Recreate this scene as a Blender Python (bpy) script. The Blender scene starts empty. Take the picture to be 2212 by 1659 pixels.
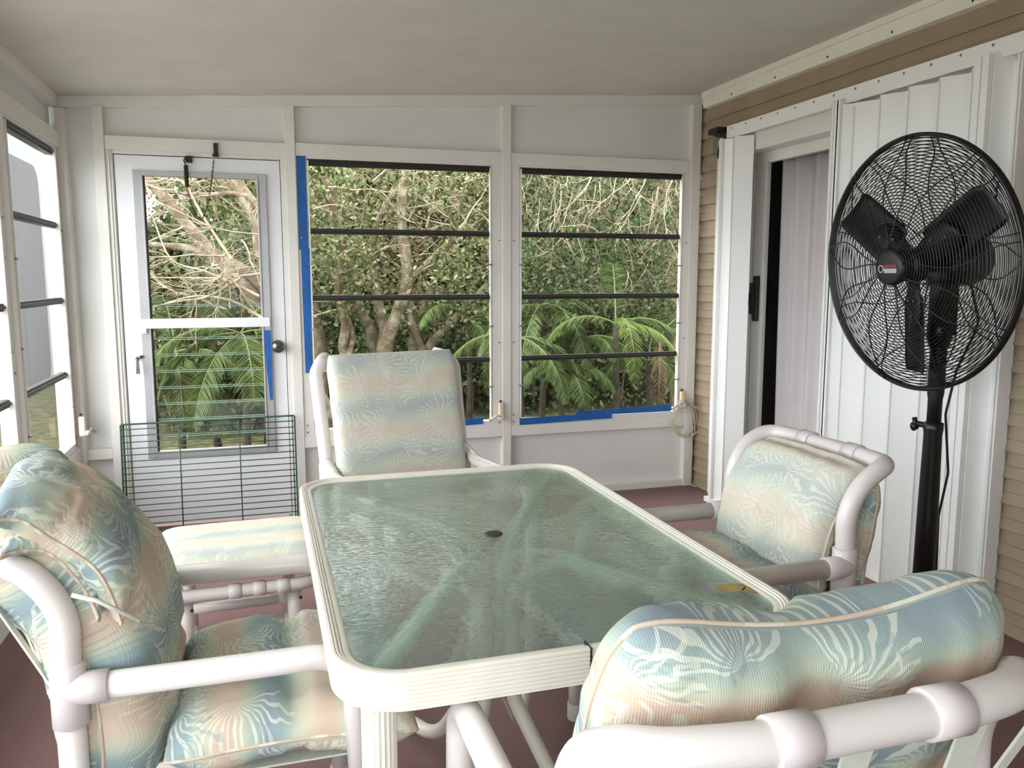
import bpy, math, random
from mathutils import Vector, Matrix, noise
C = bpy.context.scene
PI = math.pi
# ---------------------------------------------------------------- camera
FPX = 1768.0; YAW = 0.29674; PITCH = 0.12934; CH = 1.35
cam_d = bpy.data.cameras.new('camera'); cam = bpy.data.objects.new('camera', cam_d)
C.collection.objects.link(cam); C.camera = cam
cam_d.sensor_width = 36.0; cam_d.lens = 36.0 * FPX / 2212.0
cam_d.clip_start = 0.02; cam_d.clip_end = 400
cam.location = (0, 0, CH)
cam.rotation_euler = (PI / 2 - PITCH, 0, -YAW)
# ---------------------------------------------------------------- world, light, exposure
W = bpy.data.worlds.new('overcast_sky'); C.world = W; W.use_nodes = True
wn = W.node_tree; wn.nodes.clear()
wo = wn.nodes.new('ShaderNodeOutputWorld'); wb = wn.nodes.new('ShaderNodeBackground')
tc = wn.nodes.new('ShaderNodeTexCoord'); sp = wn.nodes.new('ShaderNodeSeparateXYZ')
cr = wn.nodes.new('ShaderNodeValToRGB')
wn.links.new(tc.outputs['Generated'], sp.inputs[0]); wn.links.new(sp.outputs['Z'], cr.inputs[0])
cr.color_ramp.elements[0].position = 0.0; cr.color_ramp.elements[0].color = (.80, .86, .93, 1)
cr.color_ramp.elements[1].position = 0.6; cr.color_ramp.elements[1].color = (1.0, 1.0, 1.0, 1)
wn.links.new(cr.outputs[0], wb.inputs[0])
dt = wn.nodes.new('ShaderNodeVectorMath'); dt.operation = 'DOT_PRODUCT'; dt.inputs[1].default_value = (-.82, -.35, .45)
wn.links.new(tc.outputs['Generated'], dt.inputs[0])
mr = wn.nodes.new('ShaderNodeMapRange'); mr.inputs[1].default_value = -.5; mr.inputs[2].default_value = 1.0
mr.inputs[3].default_value = 1.9; mr.inputs[4].default_value = 5.4
wn.links.new(dt.outputs['Value'], mr.inputs[0]); wn.links.new(mr.outputs[0], wb.inputs[1])
wn.links.new(wb.outputs[0], wo.inputs[0])
def portal(loc, rot, sx, sy):
    d = bpy.data.lights.new('window_portal', 'AREA'); d.shape = 'RECTANGLE'; d.size = sx; d.size_y = sy
    d.cycles.is_portal = True
    o = bpy.data.objects.new('window_portal', d); C.collection.objects.link(o); o.location = loc; o.rotation_euler = rot
portal((1.4, 4.80, 1.24), (-PI / 2, 0, 0), 2.4, 1.56)
portal((-.28, 4.80, 1.14), (-PI / 2, 0, 0), .64, 1.5)
portal((-1.10, 1.85, 1.24), (0, -PI / 2, 0), 1.56, 5.6)
portal((-.32, -1.12, 1.28), (PI / 2, 0, 0), 1.15, 1.65)
vs = C.view_settings
vs.view_transform = 'Standard'; vs.look = 'None'; vs.gamma = 1.0; vs.use_curve_mapping = False
vs.exposure = 0.9
C.cycles.max_bounces = 12; C.cycles.diffuse_bounces = 6; C.cycles.transparent_max_bounces = 24
C.cycles.transmission_bounces = 10; C.cycles.glossy_bounces = 4
C.cycles.sample_clamp_indirect = 6.0
C.cycles.use_denoising = True

# ---------------------------------------------------------------- helpers
def lin(c):
    return tuple(((v / 255.0) / 12.92 if v / 255.0 <= .04045 else ((v / 255.0 + .055) / 1.055) ** 2.4) for v in c) + (1,)
MATS = {}
def new_mat(name):
    m = bpy.data.materials.new(name); m.use_nodes = True; MATS[name] = m
    return m, m.node_tree, m.node_tree.nodes['Principled BSDF']
def mat(name, col, rough=.5, var=.0, scale=30, bump=0, metal=0, spec=.5, bscale=None):
    m, t, b = new_mat(name)
    b.inputs['Roughness'].default_value = rough; b.inputs['Metallic'].default_value = metal
    b.inputs['Specular IOR Level'].default_value = spec
    c = lin(col)
    co = t.nodes.new('ShaderNodeTexCoord')
    n = t.nodes.new('ShaderNodeTexNoise'); n.inputs['Scale'].default_value = scale; n.inputs['Detail'].default_value = 5
    t.links.new(co.outputs['Object'], n.inputs['Vector'])
    r = t.nodes.new('ShaderNodeValToRGB')
    r.color_ramp.elements[0].position = .3; r.color_ramp.elements[1].position = .7
    r.color_ramp.elements[0].color = tuple(max(0, x * (1 - var)) for x in c[:3]) + (1,)
    r.color_ramp.elements[1].color = tuple(min(1, x * (1 + var * .5)) for x in c[:3]) + (1,)
    t.links.new(n.outputs[0], r.inputs[0]); t.links.new(r.outputs[0], b.inputs['Base Color'])
    if bump:
        n2 = t.nodes.new('ShaderNodeTexNoise'); n2.inputs['Scale'].default_value = bscale or scale * 3
        n2.inputs['Detail'].default_value = 4
        t.links.new(co.outputs['Object'], n2.inputs['Vector'])
        bp = t.nodes.new('ShaderNodeBump'); bp.inputs['Strength'].default_value = bump; bp.inputs['Distance'].default_value = .003
        t.links.new(n2.outputs[0], bp.inputs['Height']); t.links.new(bp.outputs[0], b.inputs['Normal'])
    return m
mat('white_paint', (226, 223, 218), .45, .05, 3, .06, bscale=60)
mat('white_panel', (222, 223, 220), .55, .05, 2.2, .05, bscale=60)
mat('door_paint', (234, 234, 238), .4, .04, 3, .03, bscale=60)
mat('ceiling_paint', (210, 207, 200), .75, .05, 5, .25, bscale=140)
mat('aluminium', (176, 175, 177), .35, .05, 20, 0, .35)
mat('dark_vinyl', (44, 41, 38), .5, .2, 20)
mat('fascia_paint', (236, 232, 220), .5, .04, 4)
mat('siding_vinyl', (160, 143, 120), .55, .08, 6, .15, bscale=80)
mat('shutter_metal', (243, 243, 241), .4, .03, 4)
mat('pvc', (216, 209, 207), .28, .02, 6)
mat('pvc_fitting', (210, 201, 202), .3, .02, 6)
mat('strap_web', (205, 208, 196), .7, .08, 60)
mat('table_white', (222, 218, 206), .38, .05, 18)
mat('carpet', (140, 112, 110), .95, .45, 260, .6, spec=.1, bscale=400)
mat('black_plastic', (22, 22, 22), .45, .2, 40)
mat('black_metal', (14, 14, 15), .35, .2, 40)
mat('green_wire', (38, 78, 62), .45, .15, 30)
mat('blue_tape', (20, 92, 168), .6, .22, 25, .35, bscale=60)
mat('knob_metal', (120, 116, 112), .25, .05, 40, 0, .9)
mat('rusty_metal', (66, 58, 48), .6, .4, 120, 0, .5)
mat('beige_plastic', (222, 200, 176), .45, .06, 20)
mat('rope_fibre', (206, 196, 172), .85, .2, 200, .5)
mat('sheer_cloth', (226, 218, 222), .9, .04, 10)
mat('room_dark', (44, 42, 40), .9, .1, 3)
mat('glass_edge', (150, 178, 160), .3, .1, 10)
mat('badge_white', (176, 170, 172), .4)
mat('badge_red', (130, 44, 52), .4)
mat('mat_stain', (170, 150, 90), .6, .3, 30)
mat('neighbour_white', (196, 196, 200), .6, .04, 2)
mat('neighbour_grey', (124, 122, 128), .7, .06, 4)
mat('bounce_concrete', (176, 174, 168), .9, .15, 4, .4, spec=.2)
mat('leaf_litter', (100, 98, 70), .95, .6, 9, .8, spec=.1, bscale=30)
mat('rubber', (200, 195, 190), .6)
mat('screw_head', (150, 146, 140), .35, 0, 10, 0, .6)

def pane_mat(name, tint, gloss, rough):
    m = bpy.data.materials.new(name); m.use_nodes = True; MATS[name] = m
    t = m.node_tree; t.nodes.clear()
    o = t.nodes.new('ShaderNodeOutputMaterial'); mx = t.nodes.new('ShaderNodeMixShader')
    tr = t.nodes.new('ShaderNodeBsdfTransparent'); tr.inputs[0].default_value = tint
    g = t.nodes.new('ShaderNodeBsdfGlossy'); g.inputs['Roughness'].default_value = rough
    lw = t.nodes.new('ShaderNodeLayerWeight'); lw.inputs[0].default_value = .5
    pw = t.nodes.new('ShaderNodeMath'); pw.operation = 'POWER'; pw.inputs[1].default_value = 4; t.links.new(lw.outputs['Facing'], pw.inputs[0])
    fr = t.nodes.new('ShaderNodeMath'); fr.operation = 'MULTIPLY_ADD'; t.links.new(pw.outputs[0], fr.inputs[0]); fr.inputs[1].default_value = gloss; fr.inputs[2].default_value = gloss * .02
    t.links.new(fr.outputs[0], mx.inputs[0]); t.links.new(tr.outputs[0], mx.inputs[1]); t.links.new(g.outputs[0], mx.inputs[2])
    t.links.new(mx.outputs[0], o.inputs[0])
pane_mat('vinyl_pane', (.95, .96, .95, 1), .25, .04)
pane_mat('door_glass', (.93, .93, .92, 1), .3, .03)
pane_mat('lamp_glass', (.8, .85, .85, 1), .6, .05)

def fabric(name, pale=.0):
    m, t, b = new_mat(name)
    N = t.nodes.new; L = t.links.new
    b.inputs['Roughness'].default_value = .9; b.inputs['Specular IOR Level'].default_value = .15
    uv = N('ShaderNodeTexCoord')
    # soft warp
    nz = N('ShaderNodeTexNoise'); nz.inputs['Scale'].default_value = 5.0; nz.inputs['Detail'].default_value = 3
    L(uv.outputs['UV'], nz.inputs['Vector'])
    sx = N('ShaderNodeSeparateXYZ'); L(uv.outputs['UV'], sx.inputs[0])
    def math_(op, a, b_=None, c_=None):
        n = N('ShaderNodeMath'); n.operation = op
        for i, v in enumerate((a, b_, c_)):
            if v is None: continue
            if isinstance(v, (int, float)): n.inputs[i].default_value = v
            else: L(v, n.inputs[i])
        return n.outputs[0]
    wob = math_('MULTIPLY', math_('SUBTRACT', nz.outputs[0], .5), .09)
    vv = math_('ADD', sx.outputs['Y'], wob)
    band = math_('FRACT', math_('MULTIPLY', vv, 1 / .185))
    r = N('ShaderNodeValToRGB'); L(band, r.inputs[0])
    e = r.color_ramp.elements
    cols = [(0, (194, 192, 174)), (.12, (202, 184, 166)), (.28, (200, 180, 162)), (.40, (184, 190, 170)),
            (.52, (158, 174, 166)), (.66, (136, 150, 158)), (.80, (148, 168, 168)), (.92, (182, 190, 174)), (1, (194, 192, 174))]
    e[0].position = 0; e[0].color = lin(cols[0][1]); e[1].position = 1; e[1].color = lin(cols[-1][1])
    for p, c in cols[1:-1]:
        k = e.new(p); k.color = lin(c)
    col = r.outputs[0]
    # palm fronds: leaflets fanning out of cell centres
    for i, (sc, petals, tone, amt) in enumerate(((5.6, 26, (218, 219, 206), .62), (7.0, 30, (132, 150, 158), .42), (8.6, 22, (222, 220, 206), .45))):
        mp = N('ShaderNodeMapping'); L(uv.outputs['UV'], mp.inputs['Vector'])
        mp.inputs['Location'].default_value = (i * .37 + .11, i * .21, 0); mp.inputs['Scale'].default_value = (sc, sc * 1.25, 1)
        warp = N('ShaderNodeVectorMath'); warp.operation = 'ADD'
        n3 = N('ShaderNodeTexNoise'); n3.inputs['Scale'].default_value = 2.2; L(mp.outputs[0], n3.inputs['Vector'])
        sc3 = N('ShaderNodeVectorMath'); sc3.operation = 'SCALE'; sc3.inputs['Scale'].default_value = .45
        L(n3.outputs['Color'], sc3.inputs[0]); L(mp.outputs[0], warp.inputs[0]); L(sc3.outputs[0], warp.inputs[1])
        flat = N('ShaderNodeVectorMath'); flat.operation = 'MULTIPLY'; flat.inputs[1].default_value = (1, 1, 0); L(warp.outputs[0], flat.inputs[0])
        vo = N('ShaderNodeTexVoronoi'); vo.voronoi_dimensions = '2D'; vo.inputs['Scale'].default_value = 1.0; L(flat.outputs[0], vo.inputs['Vector'])
        df = N('ShaderNodeVectorMath'); df.operation = 'SUBTRACT'; L(flat.outputs[0], df.inputs[0]); L(vo.outputs['Position'], df.inputs[1])
        s2 = N('ShaderNodeSeparateXYZ'); L(df.outputs[0], s2.inputs[0])
        ang = math_('ARCTAN2', s2.outputs['Y'], s2.outputs['X'])
        dist = vo.outputs['Distance']
        curl = math_('ADD', math_('MULTIPLY', ang, petals), math_('MULTIPLY', dist, 4.0))
        st = math_('SINE', curl)
        # thin leaflets: narrow near the tip, wide in the middle
        th = math_('ADD', math_('MULTIPLY', dist, .9), .05)
        leaf = math_('GREATER_THAN', st, th)
        cn = N('ShaderNodeSeparateXYZ'); L(vo.outputs['Color'], cn.inputs[0])
        half = math_('GREATER_THAN', math_('SINE', math_('ADD', ang, math_('MULTIPLY', math_('SUBTRACT', cn.outputs['Y'], .5), 5))), -.15)
        lim = math_('LESS_THAN', dist, .7)
        on = math_('GREATER_THAN', cn.outputs['X'], .22)
        fac = math_('MULTIPLY', math_('MULTIPLY', math_('MULTIPLY', leaf, half), math_('MULTIPLY', lim, on)), amt)
        mx = N('ShaderNodeMix'); mx.data_type = 'RGBA'
        L(fac, mx.inputs[0]); L(col, mx.inputs[6]); mx.inputs[7].default_value = lin(tone)
        col = mx.outputs[2]
    if pale:
        mx = N('ShaderNodeMix'); mx.data_type = 'RGBA'; mx.inputs[0].default_value = pale; L(col, mx.inputs[6]); mx.inputs[7].default_value = lin((236, 232, 220)); col = mx.outputs[2]
    L(col, b.inputs['Base Color'])
    wv = N('ShaderNodeTexWave'); wv.inputs['Scale'].default_value = 105; wv.inputs['Distortion'].default_value = .6
    wv.bands_direction = 'X'; L(uv.outputs['UV'], wv.inputs['Vector'])
    fn = N('ShaderNodeTexNoise'); fn.inputs['Scale'].default_value = 22; fn.inputs['Detail'].default_value = 4; L(uv.outputs['UV'], fn.inputs['Vector'])
    hs = math_('ADD', math_('MULTIPLY', wv.outputs[0], .16), math_('MULTIPLY', fn.outputs[0], 1.3))
    bp = N('ShaderNodeBump'); bp.inputs['Strength'].default_value = .35; bp.inputs['Distance'].default_value = .004
    L(hs, bp.inputs['Height']); L(bp.outputs[0], b.inputs['Normal'])
fabric('palm_fabric')
fabric('bleached_palm_fabric', pale=.36)

def table_glass():
    m, t, b = new_mat('table_glass')
    b.inputs['Base Color'].default_value = (.74, .86, .82, 1)
    b.inputs['Transmission Weight'].default_value = .9; b.inputs['Roughness'].default_value = .09
    b.inputs['IOR'].default_value = 1.5
    co = t.nodes.new('ShaderNodeTexCoord')
    mp = t.nodes.new('ShaderNodeMapping'); mp.inputs['Scale'].default_value = (1.0, 1.0, 1); t.links.new(co.outputs['Object'], mp.inputs[0])
    n = t.nodes.new('ShaderNodeTexNoise'); n.inputs['Scale'].default_value = 55; n.inputs['Detail'].default_value = 2
    t.links.new(mp.outputs[0], n.inputs['Vector'])
    n2 = t.nodes.new('ShaderNodeTexVoronoi'); n2.inputs['Scale'].default_value = 75; n2.feature = 'SMOOTH_F1'
    t.links.new(mp.outputs[0], n2.inputs['Vector'])
    ad = t.nodes.new('ShaderNodeMath'); ad.operation = 'ADD'; t.links.new(n.outputs[0], ad.inputs[0]); t.links.new(n2.outputs['Distance'], ad.inputs[1])
    bp = t.nodes.new('ShaderNodeBump'); bp.inputs['Strength'].default_value = .5; bp.inputs['Distance'].default_value = .0014
    t.links.new(ad.outputs[0], bp.inputs['Height']); t.links.new(bp.outputs[0], b.inputs['Normal'])
    tr = t.nodes.new('ShaderNodeBsdfTransparent'); tr.inputs[0].default_value = (.80, .90, .86, 1)
    mx = t.nodes.new('ShaderNodeMixShader'); mx.inputs[0].default_value = .40; out = t.nodes['Material Output']
    t.links.new(b.outputs[0], mx.inputs[1]); t.links.new(tr.outputs[0], mx.inputs[2]); t.links.new(mx.outputs[0], out.inputs[0])
table_glass()

def foliage_mat(name, cols, rough=.6):
    m, t, b = new_mat(name)
    g = t.nodes.new('ShaderNodeNewGeometry'); r = t.nodes.new('ShaderNodeValToRGB')
    t.links.new(g.outputs['Random Per Island'], r.inputs[0])
    cols = [tuple(v * .78 for v in c) for c in cols]
    e = r.color_ramp.elements; e[0].color = lin(cols[0]); e[0].position = 0; e[1].color = lin(cols[-1]); e[1].position = 1
    for i, c in enumerate(cols[1:-1]):
        k = e.new((i + 1) / (len(cols) - 1)); k.color = lin(c)
    t.links.new(r.outputs[0], b.inputs['Base Color']); b.inputs['Roughness'].default_value = rough
    b.inputs['Specular IOR Level'].default_value = .25
    tr = t.nodes.new('ShaderNodeBsdfTranslucent'); t.links.new(r.outputs[0], tr.inputs[0])
    mx = t.nodes.new('ShaderNodeMixShader'); mx.inputs[0].default_value = .18
    out = t.nodes['Material Output']
    t.links.new(b.outputs[0], mx.inputs[1]); t.links.new(tr.outputs[0], mx.inputs[2]); t.links.new(mx.outputs[0], out.inputs[0])
foliage_mat('olive_leaves', [(84, 104, 62), (120, 138, 84), (150, 160, 104), (104, 120, 74), (168, 150, 112), (176, 182, 130)])
foliage_mat('dark_leaves', [(58, 80, 50), (90, 112, 66), (116, 134, 84), (128, 118, 88), (84, 104, 66)])
foliage_mat('dry_leaves', [(150, 126, 98), (120, 112, 74), (176, 152, 122), (96, 110, 66), (140, 110, 84)])
foliage_mat('palm_leaves', [(92, 112, 62), (122, 144, 80), (146, 164, 104), (104, 126, 74)], .45)
foliage_mat('pale_palm_leaves', [(150, 168, 86), (128, 156, 80), (170, 178, 104)], .45)
foliage_mat('dead_palm_leaves', [(176, 146, 110), (150, 124, 92), (190, 164, 128)])
def bark(name, a, b_, c_):
    m, t, b = new_mat(name)
    co = t.nodes.new('ShaderNodeTexCoord')
    n = t.nodes.new('ShaderNodeTexNoise'); n.inputs['Scale'].default_value = 9; n.inputs['Detail'].default_value = 7; n.inputs['Roughness'].default_value = .7
    t.links.new(co.outputs['Object'], n.inputs['Vector'])
    r = t.nodes.new('ShaderNodeValToRGB'); e = r.color_ramp.elements
    e[0].position = .36; e[0].color = lin(a); e[1].position = .66; e[1].color = lin(c_); k = e.new(.5); k.color = lin(b_)
    t.links.new(n.outputs[0], r.inputs[0]); t.links.new(r.outputs[0], b.inputs['Base Color']); b.inputs['Roughness'].default_value = .9
    bp = t.nodes.new('ShaderNodeBump'); bp.inputs['Strength'].default_value = .6; bp.inputs['Distance'].default_value = .02
    t.links.new(n.outputs[0], bp.inputs['Height']); t.links.new(bp.outputs[0], b.inputs['Normal'])
bark('lichen_bark', (74, 64, 50), (112, 98, 78), (150, 148, 128))
bark('pale_twig', (128, 112, 90), (160, 144, 120), (190, 180, 158))
bark('brown_bark', (84, 68, 50), (116, 98, 74), (150, 132, 104))
bark('palm_trunk', (38, 34, 26), (62, 54, 42), (88, 80, 64))

class MB:
    def __init__(s): s.v = []; s.f = []; s.sm = []; s.uv = None
    def add(s, vs_, fs, smooth=False):
        o = len(s.v); s.v += [tuple(p) for p in vs_]
        for f in fs: s.f.append(tuple(i + o for i in f)); s.sm.append(smooth)
        return s
    def box(s, x0, x1, y0, y1, z0, z1):
        v = [(x, y, z) for z in (z0, z1) for y in (y0, y1) for x in (x0, x1)]
        return s.add(v, [(0, 2, 3, 1), (4, 5, 7, 6), (0, 1, 5, 4), (2, 6, 7, 3), (0, 4, 6, 2), (1, 3, 7, 5)])
    def hexa(s, b4, t4):
        return s.add(list(b4) + list(t4), [(3, 2, 1, 0), (4, 5, 6, 7), (0, 1, 5, 4), (1, 2, 6, 5), (2, 3, 7, 6), (3, 0, 4, 7)])
    def tube(s, pts, r, n=12, caps=True, closed=False):
        pts = [Vector(p) for p in pts]; m = len(pts)
        rs = r if isinstance(r, (list, tuple)) else [r] * m
        up = None; vs_ = []
        for i, p in enumerate(pts):
            if closed: t = pts[(i + 1) % m] - pts[i - 1]
            else: t = pts[min(i + 1, m - 1)] - pts[max(i - 1, 0)]
            t.normalize()
            if up is None:
                a = Vector((0, 0, 1)) if abs(t.z) < .9 else Vector((1, 0, 0))
                up = (a - t * a.dot(t)).normalized()
            else:
                up = (up - t * up.dot(t))
                up = up.normalized() if up.length > 1e-6 else t.orthogonal().normalized()
            sd = t.cross(up)
            for k in range(n):
                a = 2 * PI * k / n
                vs_.append(p + (up * math.cos(a) + sd * math.sin(a)) * rs[i])
        fs = []
        for i in range(m if closed else m - 1):
            j = (i + 1) % m
            for k in range(n):
                fs.append((i * n + k, i * n + (k + 1) % n, j * n + (k + 1) % n, j * n + k))
        s.add(vs_, fs, True)
        if caps and not closed:
            o = len(s.v) - m * n
            s.f.append(tuple(o + k for k in range(n))[::-1]); s.sm.append(False)
            s.f.append(tuple(o + (m - 1) * n + k for k in range(n))); s.sm.append(False)
        return s
    def lathe(s, c, ax, prof, n=24):
        # prof: list of (distance along ax, radius)
        ax = Vector(ax).normalized(); c = Vector(c)
        u = ax.orthogonal().normalized(); w = ax.cross(u)
        vs_ = []
        for h, r in prof:
            for k in range(n):
                a = 2 * PI * k / n
                vs_.append(c + ax * h + (u * math.cos(a) + w * math.sin(a)) * max(r, 1e-5))
        fs = [(i * n + k, i * n + (k + 1) % n, (i + 1) * n + (k + 1) % n, (i + 1) * n + k) for i in range(len(prof) - 1) for k in range(n)]
        s.add(vs_, fs, True)
        o = len(s.v) - len(prof) * n
        s.f.append(tuple(o + k for k in range(n))[::-1]); s.sm.append(False)
        s.f.append(tuple(o + (len(prof) - 1) * n + k for k in range(n))); s.sm.append(False)
        return s
    def build(s, name, m, parent=None, bevel=0, fixn=True):
        me = bpy.data.meshes.new(name); me.from_pydata(s.v, [], s.f)
        me.polygons.foreach_set('use_smooth', s.sm)
        if s.uv:
            ul = me.uv_layers.new(name='UVMap')
            fl = []
            for f in s.f:
                for i in f: fl += s.uv[i]
            ul.data.foreach_set('uv', fl)
        me.materials.append(MATS[m]); me.update()
        if fixn:
            import bmesh
            bm = bmesh.new(); bm.from_mesh(me); bmesh.ops.recalc_face_normals(bm, faces=bm.faces); bm.to_mesh(me); bm.free()
        o = bpy.data.objects.new(name, me); C.collection.objects.link(o)
        if parent: o.parent = parent
        if bevel:
            b = o.modifiers.new('bevel', 'BEVEL'); b.width = bevel; b.segments = 2; b.limit_method = 'ANGLE'; b.angle_limit = 1.0
        return o
def fillet(pts, rad, seg=8, closed=False):
    pts = [Vector(p) for p in pts]; out = []
    n = len(pts)
    for i, p in enumerate(pts):
        if not closed and i in (0, n - 1): out.append(p); continue
        r = rad[i] if isinstance(rad, (list, tuple)) else rad
        a = pts[i - 1] - p; b = pts[(i + 1) % n] - p
        la, lb = a.length, b.length; a.normalize(); b.normalize()
        ang = a.angle(b)
        if ang > PI - .01 or r <= 0: out.append(p); continue
        d = min(r / math.tan(ang / 2), la * .49, lb * .49); r2 = d * math.tan(ang / 2)
        cdir = (a + b).normalized(); cen = p + cdir * (r2 / math.sin(ang / 2))
        s0 = p + a * d - cen; s1 = p + b * d - cen
        tot = s0.angle(s1); axis = s0.cross(s1).normalized()
        for k in range(seg + 1):
            out.append(cen + Matrix.Rotation(tot * k / seg, 3, axis) @ s0)
    return out
def resample(pts, k=4):
    out = []; Q = [pts[0] * 2 - pts[1]] + pts + [pts[-1] * 2 - pts[-2]]
    for i in range(1, len(Q) - 2):
        a, b, c, d = Q[i - 1:i + 3]
        for j in range(k):
            u = j / k; out.append(.5 * ((2 * b) + (c - a) * u + (2 * a - 5 * b + 4 * c - d) * u * u + (3 * b - a - 3 * c + d) * u ** 3))
    out.append(pts[-1]); return out
def tag(o, label=None, cat=None, group=None, kind=None):
    if label: o['label'] = label
    if cat: o['category'] = cat
    if group: o['group'] = group
    if kind: o['kind'] = kind
    return o
def empty(name, loc=(0, 0, 0), rz=0):
    o = bpy.data.objects.new(name, None); C.collection.objects.link(o); o.location = loc; o.rotation_euler = (0, 0, rz)
    o.empty_display_size = .1
    return o
def kids(o): return [c for c in bpy.data.objects if c.parent == o]
def copy_tree(o, parent=None):
    c = o.copy(); C.collection.objects.link(c); c.parent = parent
    for ch in kids(o): copy_tree(ch, c)
    return c
def struct(o): o['kind'] = 'structure'; return o

# ================================================================ SETTING
XL, XR, YB, YF = -.95, 2.67, 4.69, -1.0
def zc(x): return 2.47 + (x - 2.67) * .0625          # underside of the sloping ceiling
struct(MB().box(XL - .1, XR + .02, YF - .1, YB + .06, -.12, 0).build('floor', 'carpet'))
m = MB()
b4 = [(XL - .3, YF - .3, zc(XL - .3)), (XR + .3, YF - .3, zc(XR + .3)), (XR + .3, YB + .3, zc(XR + .3)), (XL - .3, YB + .3, zc(XL - .3))]
m.hexa(b4, [(p[0], p[1], p[2] + .1) for p in b4])
struct(m.build('ceiling', 'ceiling_paint'))
# back wall: infill panels, then beams and posts in front of them
m = MB()
YP = YB + .02
m.box(XL - .05, -.73, YP, YP + .04, 0, 2.3)
m.box(-.73, .17, YP, YP + .04, 2.02, 2.34)
m.box(.17, 1.39, YP, YP + .04, 0, .44); m.box(.17, 1.39, YP, YP + .04, 2.02, 2.40)
m.box(1.39, 2.66, YP, YP + .04, 0, .44); m.box(1.39, 2.66, YP, YP + .04, 2.02, 2.47)
struct(m.build('wall_back', 'white_panel'))
def beam(n, boxes, mt='white_paint'):
    m = MB()
    for b in boxes: m.box(*b)
    return struct(m.build('trim_%d' % n, mt, bevel=.003))
m = MB()   # top rail following the ceiling slope
f0, f1 = YB - .045, YB + .03
def slope_rail(m, x0, x1, y0, y1, drop):
    m.hexa([(x0, y0, zc(x0) - drop), (x1, y0, zc(x1) - drop), (x1, y1, zc(x1) - drop), (x0, y1, zc(x0) - drop)],
           [(x0, y0, zc(x0)), (x1, y0, zc(x1)), (x1, y1, zc(x1)), (x0, y1, zc(x0))])
slope_rail(m, XL, 2.655, YB - .02, YB + .03, .058)
struct(m.build('trim_1', 'white_paint', bevel=.003))
def post(n, x0, x1, z1=None, y0=YB - .03):
    m = MB(); m.hexa([(x0, y0, 0), (x1, y0, 0), (x1, YB + .03, 0), (x0, YB + .03, 0)],
                     [(x0, y0, zc(x0) - .055), (x1, y0, zc(x1) - .055), (x1, YB + .03, zc(x1) - .055), (x0, YB + .03, zc(x0) - .055)])
    return struct(m.build('trim_%d' % n, 'white_paint', bevel=.003))
post(2, -.775, -.725); post(3, .155, .208); post(4, 1.367, 1.420); post(5, 2.592, 2.655)
beam(6, [(-.725, .155, YB - .022, YB + .03, 1.995, 2.064)])
beam(7, [(.208, 1.367, YB - .022, YB + .03, 2.0, 2.069)])
beam(8, [(1.420, 2.592, YB - .022, YB + .03, 2.0, 2.069)])
beam(9, [(.208, 1.367, YB - .026, YB + .03, .398, .462)])
beam(10, [(1.420, 2.592, YB - .026, YB + .03, .398, .462)])
beam(11, [(.208, 1.367, YB - .02, YB + .03, 0, .045), (1.420, 2.592, YB - .02, YB + .03, 0, .045)])
beam(12, [(-.95, -.775, YB - .03, YB + .03, .40, .455)])
beam(13, [(-.935, -.895, YB - .06, YB + .03, 0, 2.18)])

BARS = (1.605, 1.238, .868)
def vinyl_window(n, x0, x1, z0, z1, place, ml=.045, mr=.045, top=True, seed=0):
    """four stacked vinyl sashes; place maps (along, depth, z) boxes to the wall"""
    w = MB()
    def b(m, a0, a1, d0, d1, zz0, zz1): m.box(*place(a0, a1, d0, d1), zz0, zz1)
    b(w, x0, x0 + ml, -.02, .03, z0, z1); b(w, x1 - mr, x1, -.02, .03, z0, z1)
    b(w, x0 + ml, x1 - mr, -.02, .03, z0, z0 + .035); b(w, x0 + ml, x1 - mr, -.02, .03, z1 - .012, z1)
    # thin inner track
    b(w, x0 + ml + .004, x0 + ml + .012, -.026, .0, z0 + .035, z1 - .02); b(w, x1 - mr - .012, x1 - mr - .004, -.026, .0, z0 + .035, z1 - .02)
    win = struct(w.build('window_%d' % n, 'white_paint', bevel=.002))
    for i, z in enumerate((z1 - .029,) + BARS):
        bm_ = MB(); b(bm_, x0 + ml + .006, x1 - mr - .006, -.012 + .006 * (i % 2), .022, z - .017, z + .014)
        b(bm_, x0 + ml + .006, x1 - mr - .006, -.02 + .006 * (i % 2), .0, z - .006, z + .004)
        bm_.build('sash_bar', 'dark_vinyl', win, bevel=.003)
    zs = [z1 - .03] + list(BARS) + [z0 + .03]
    for i in range(4):
        p = MB(); b(p, x0 + ml, x1 - mr, .008, .010, zs[i + 1], zs[i]); p.build('pane', 'vinyl_pane', win)
    # small catches on the stiles
    for z in (1.42, 1.06, .70):
        for a in (x0 + ml, x1 - mr - .022):
            c = MB(); b(c, a - .004, a + .026, -.03, -.02, z, z + .008); c.build('catch', 'screw_head', win)
    for z in (z0 + .02, z0 + .06, z0 + .5, z0 + 1.1):
        for a in (x0 + .018, x1 - .018):
            q = place(a - .004, a + .004, -.024, -.019); s = MB(); s.box(*q, z, z + .008)
            if n < 5: s.build('screw', 'screw_head', win)
    return win
back = lambda a0, a1, d0, d1: (a0, a1, YB + d0, YB + d1)
left = lambda a0, a1, d0, d1: (XL - d1, XL - d0, a0, a1)
rear = lambda a0, a1, d0, d1: (a0, a1, YF - d1, YF - d0)
vinyl_window(1, .208, 1.367, .462, 2.0, back, .056, .062)
vinyl_window(2, 1.420, 2.592, .462, 2.0, back, .055, .047)
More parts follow.
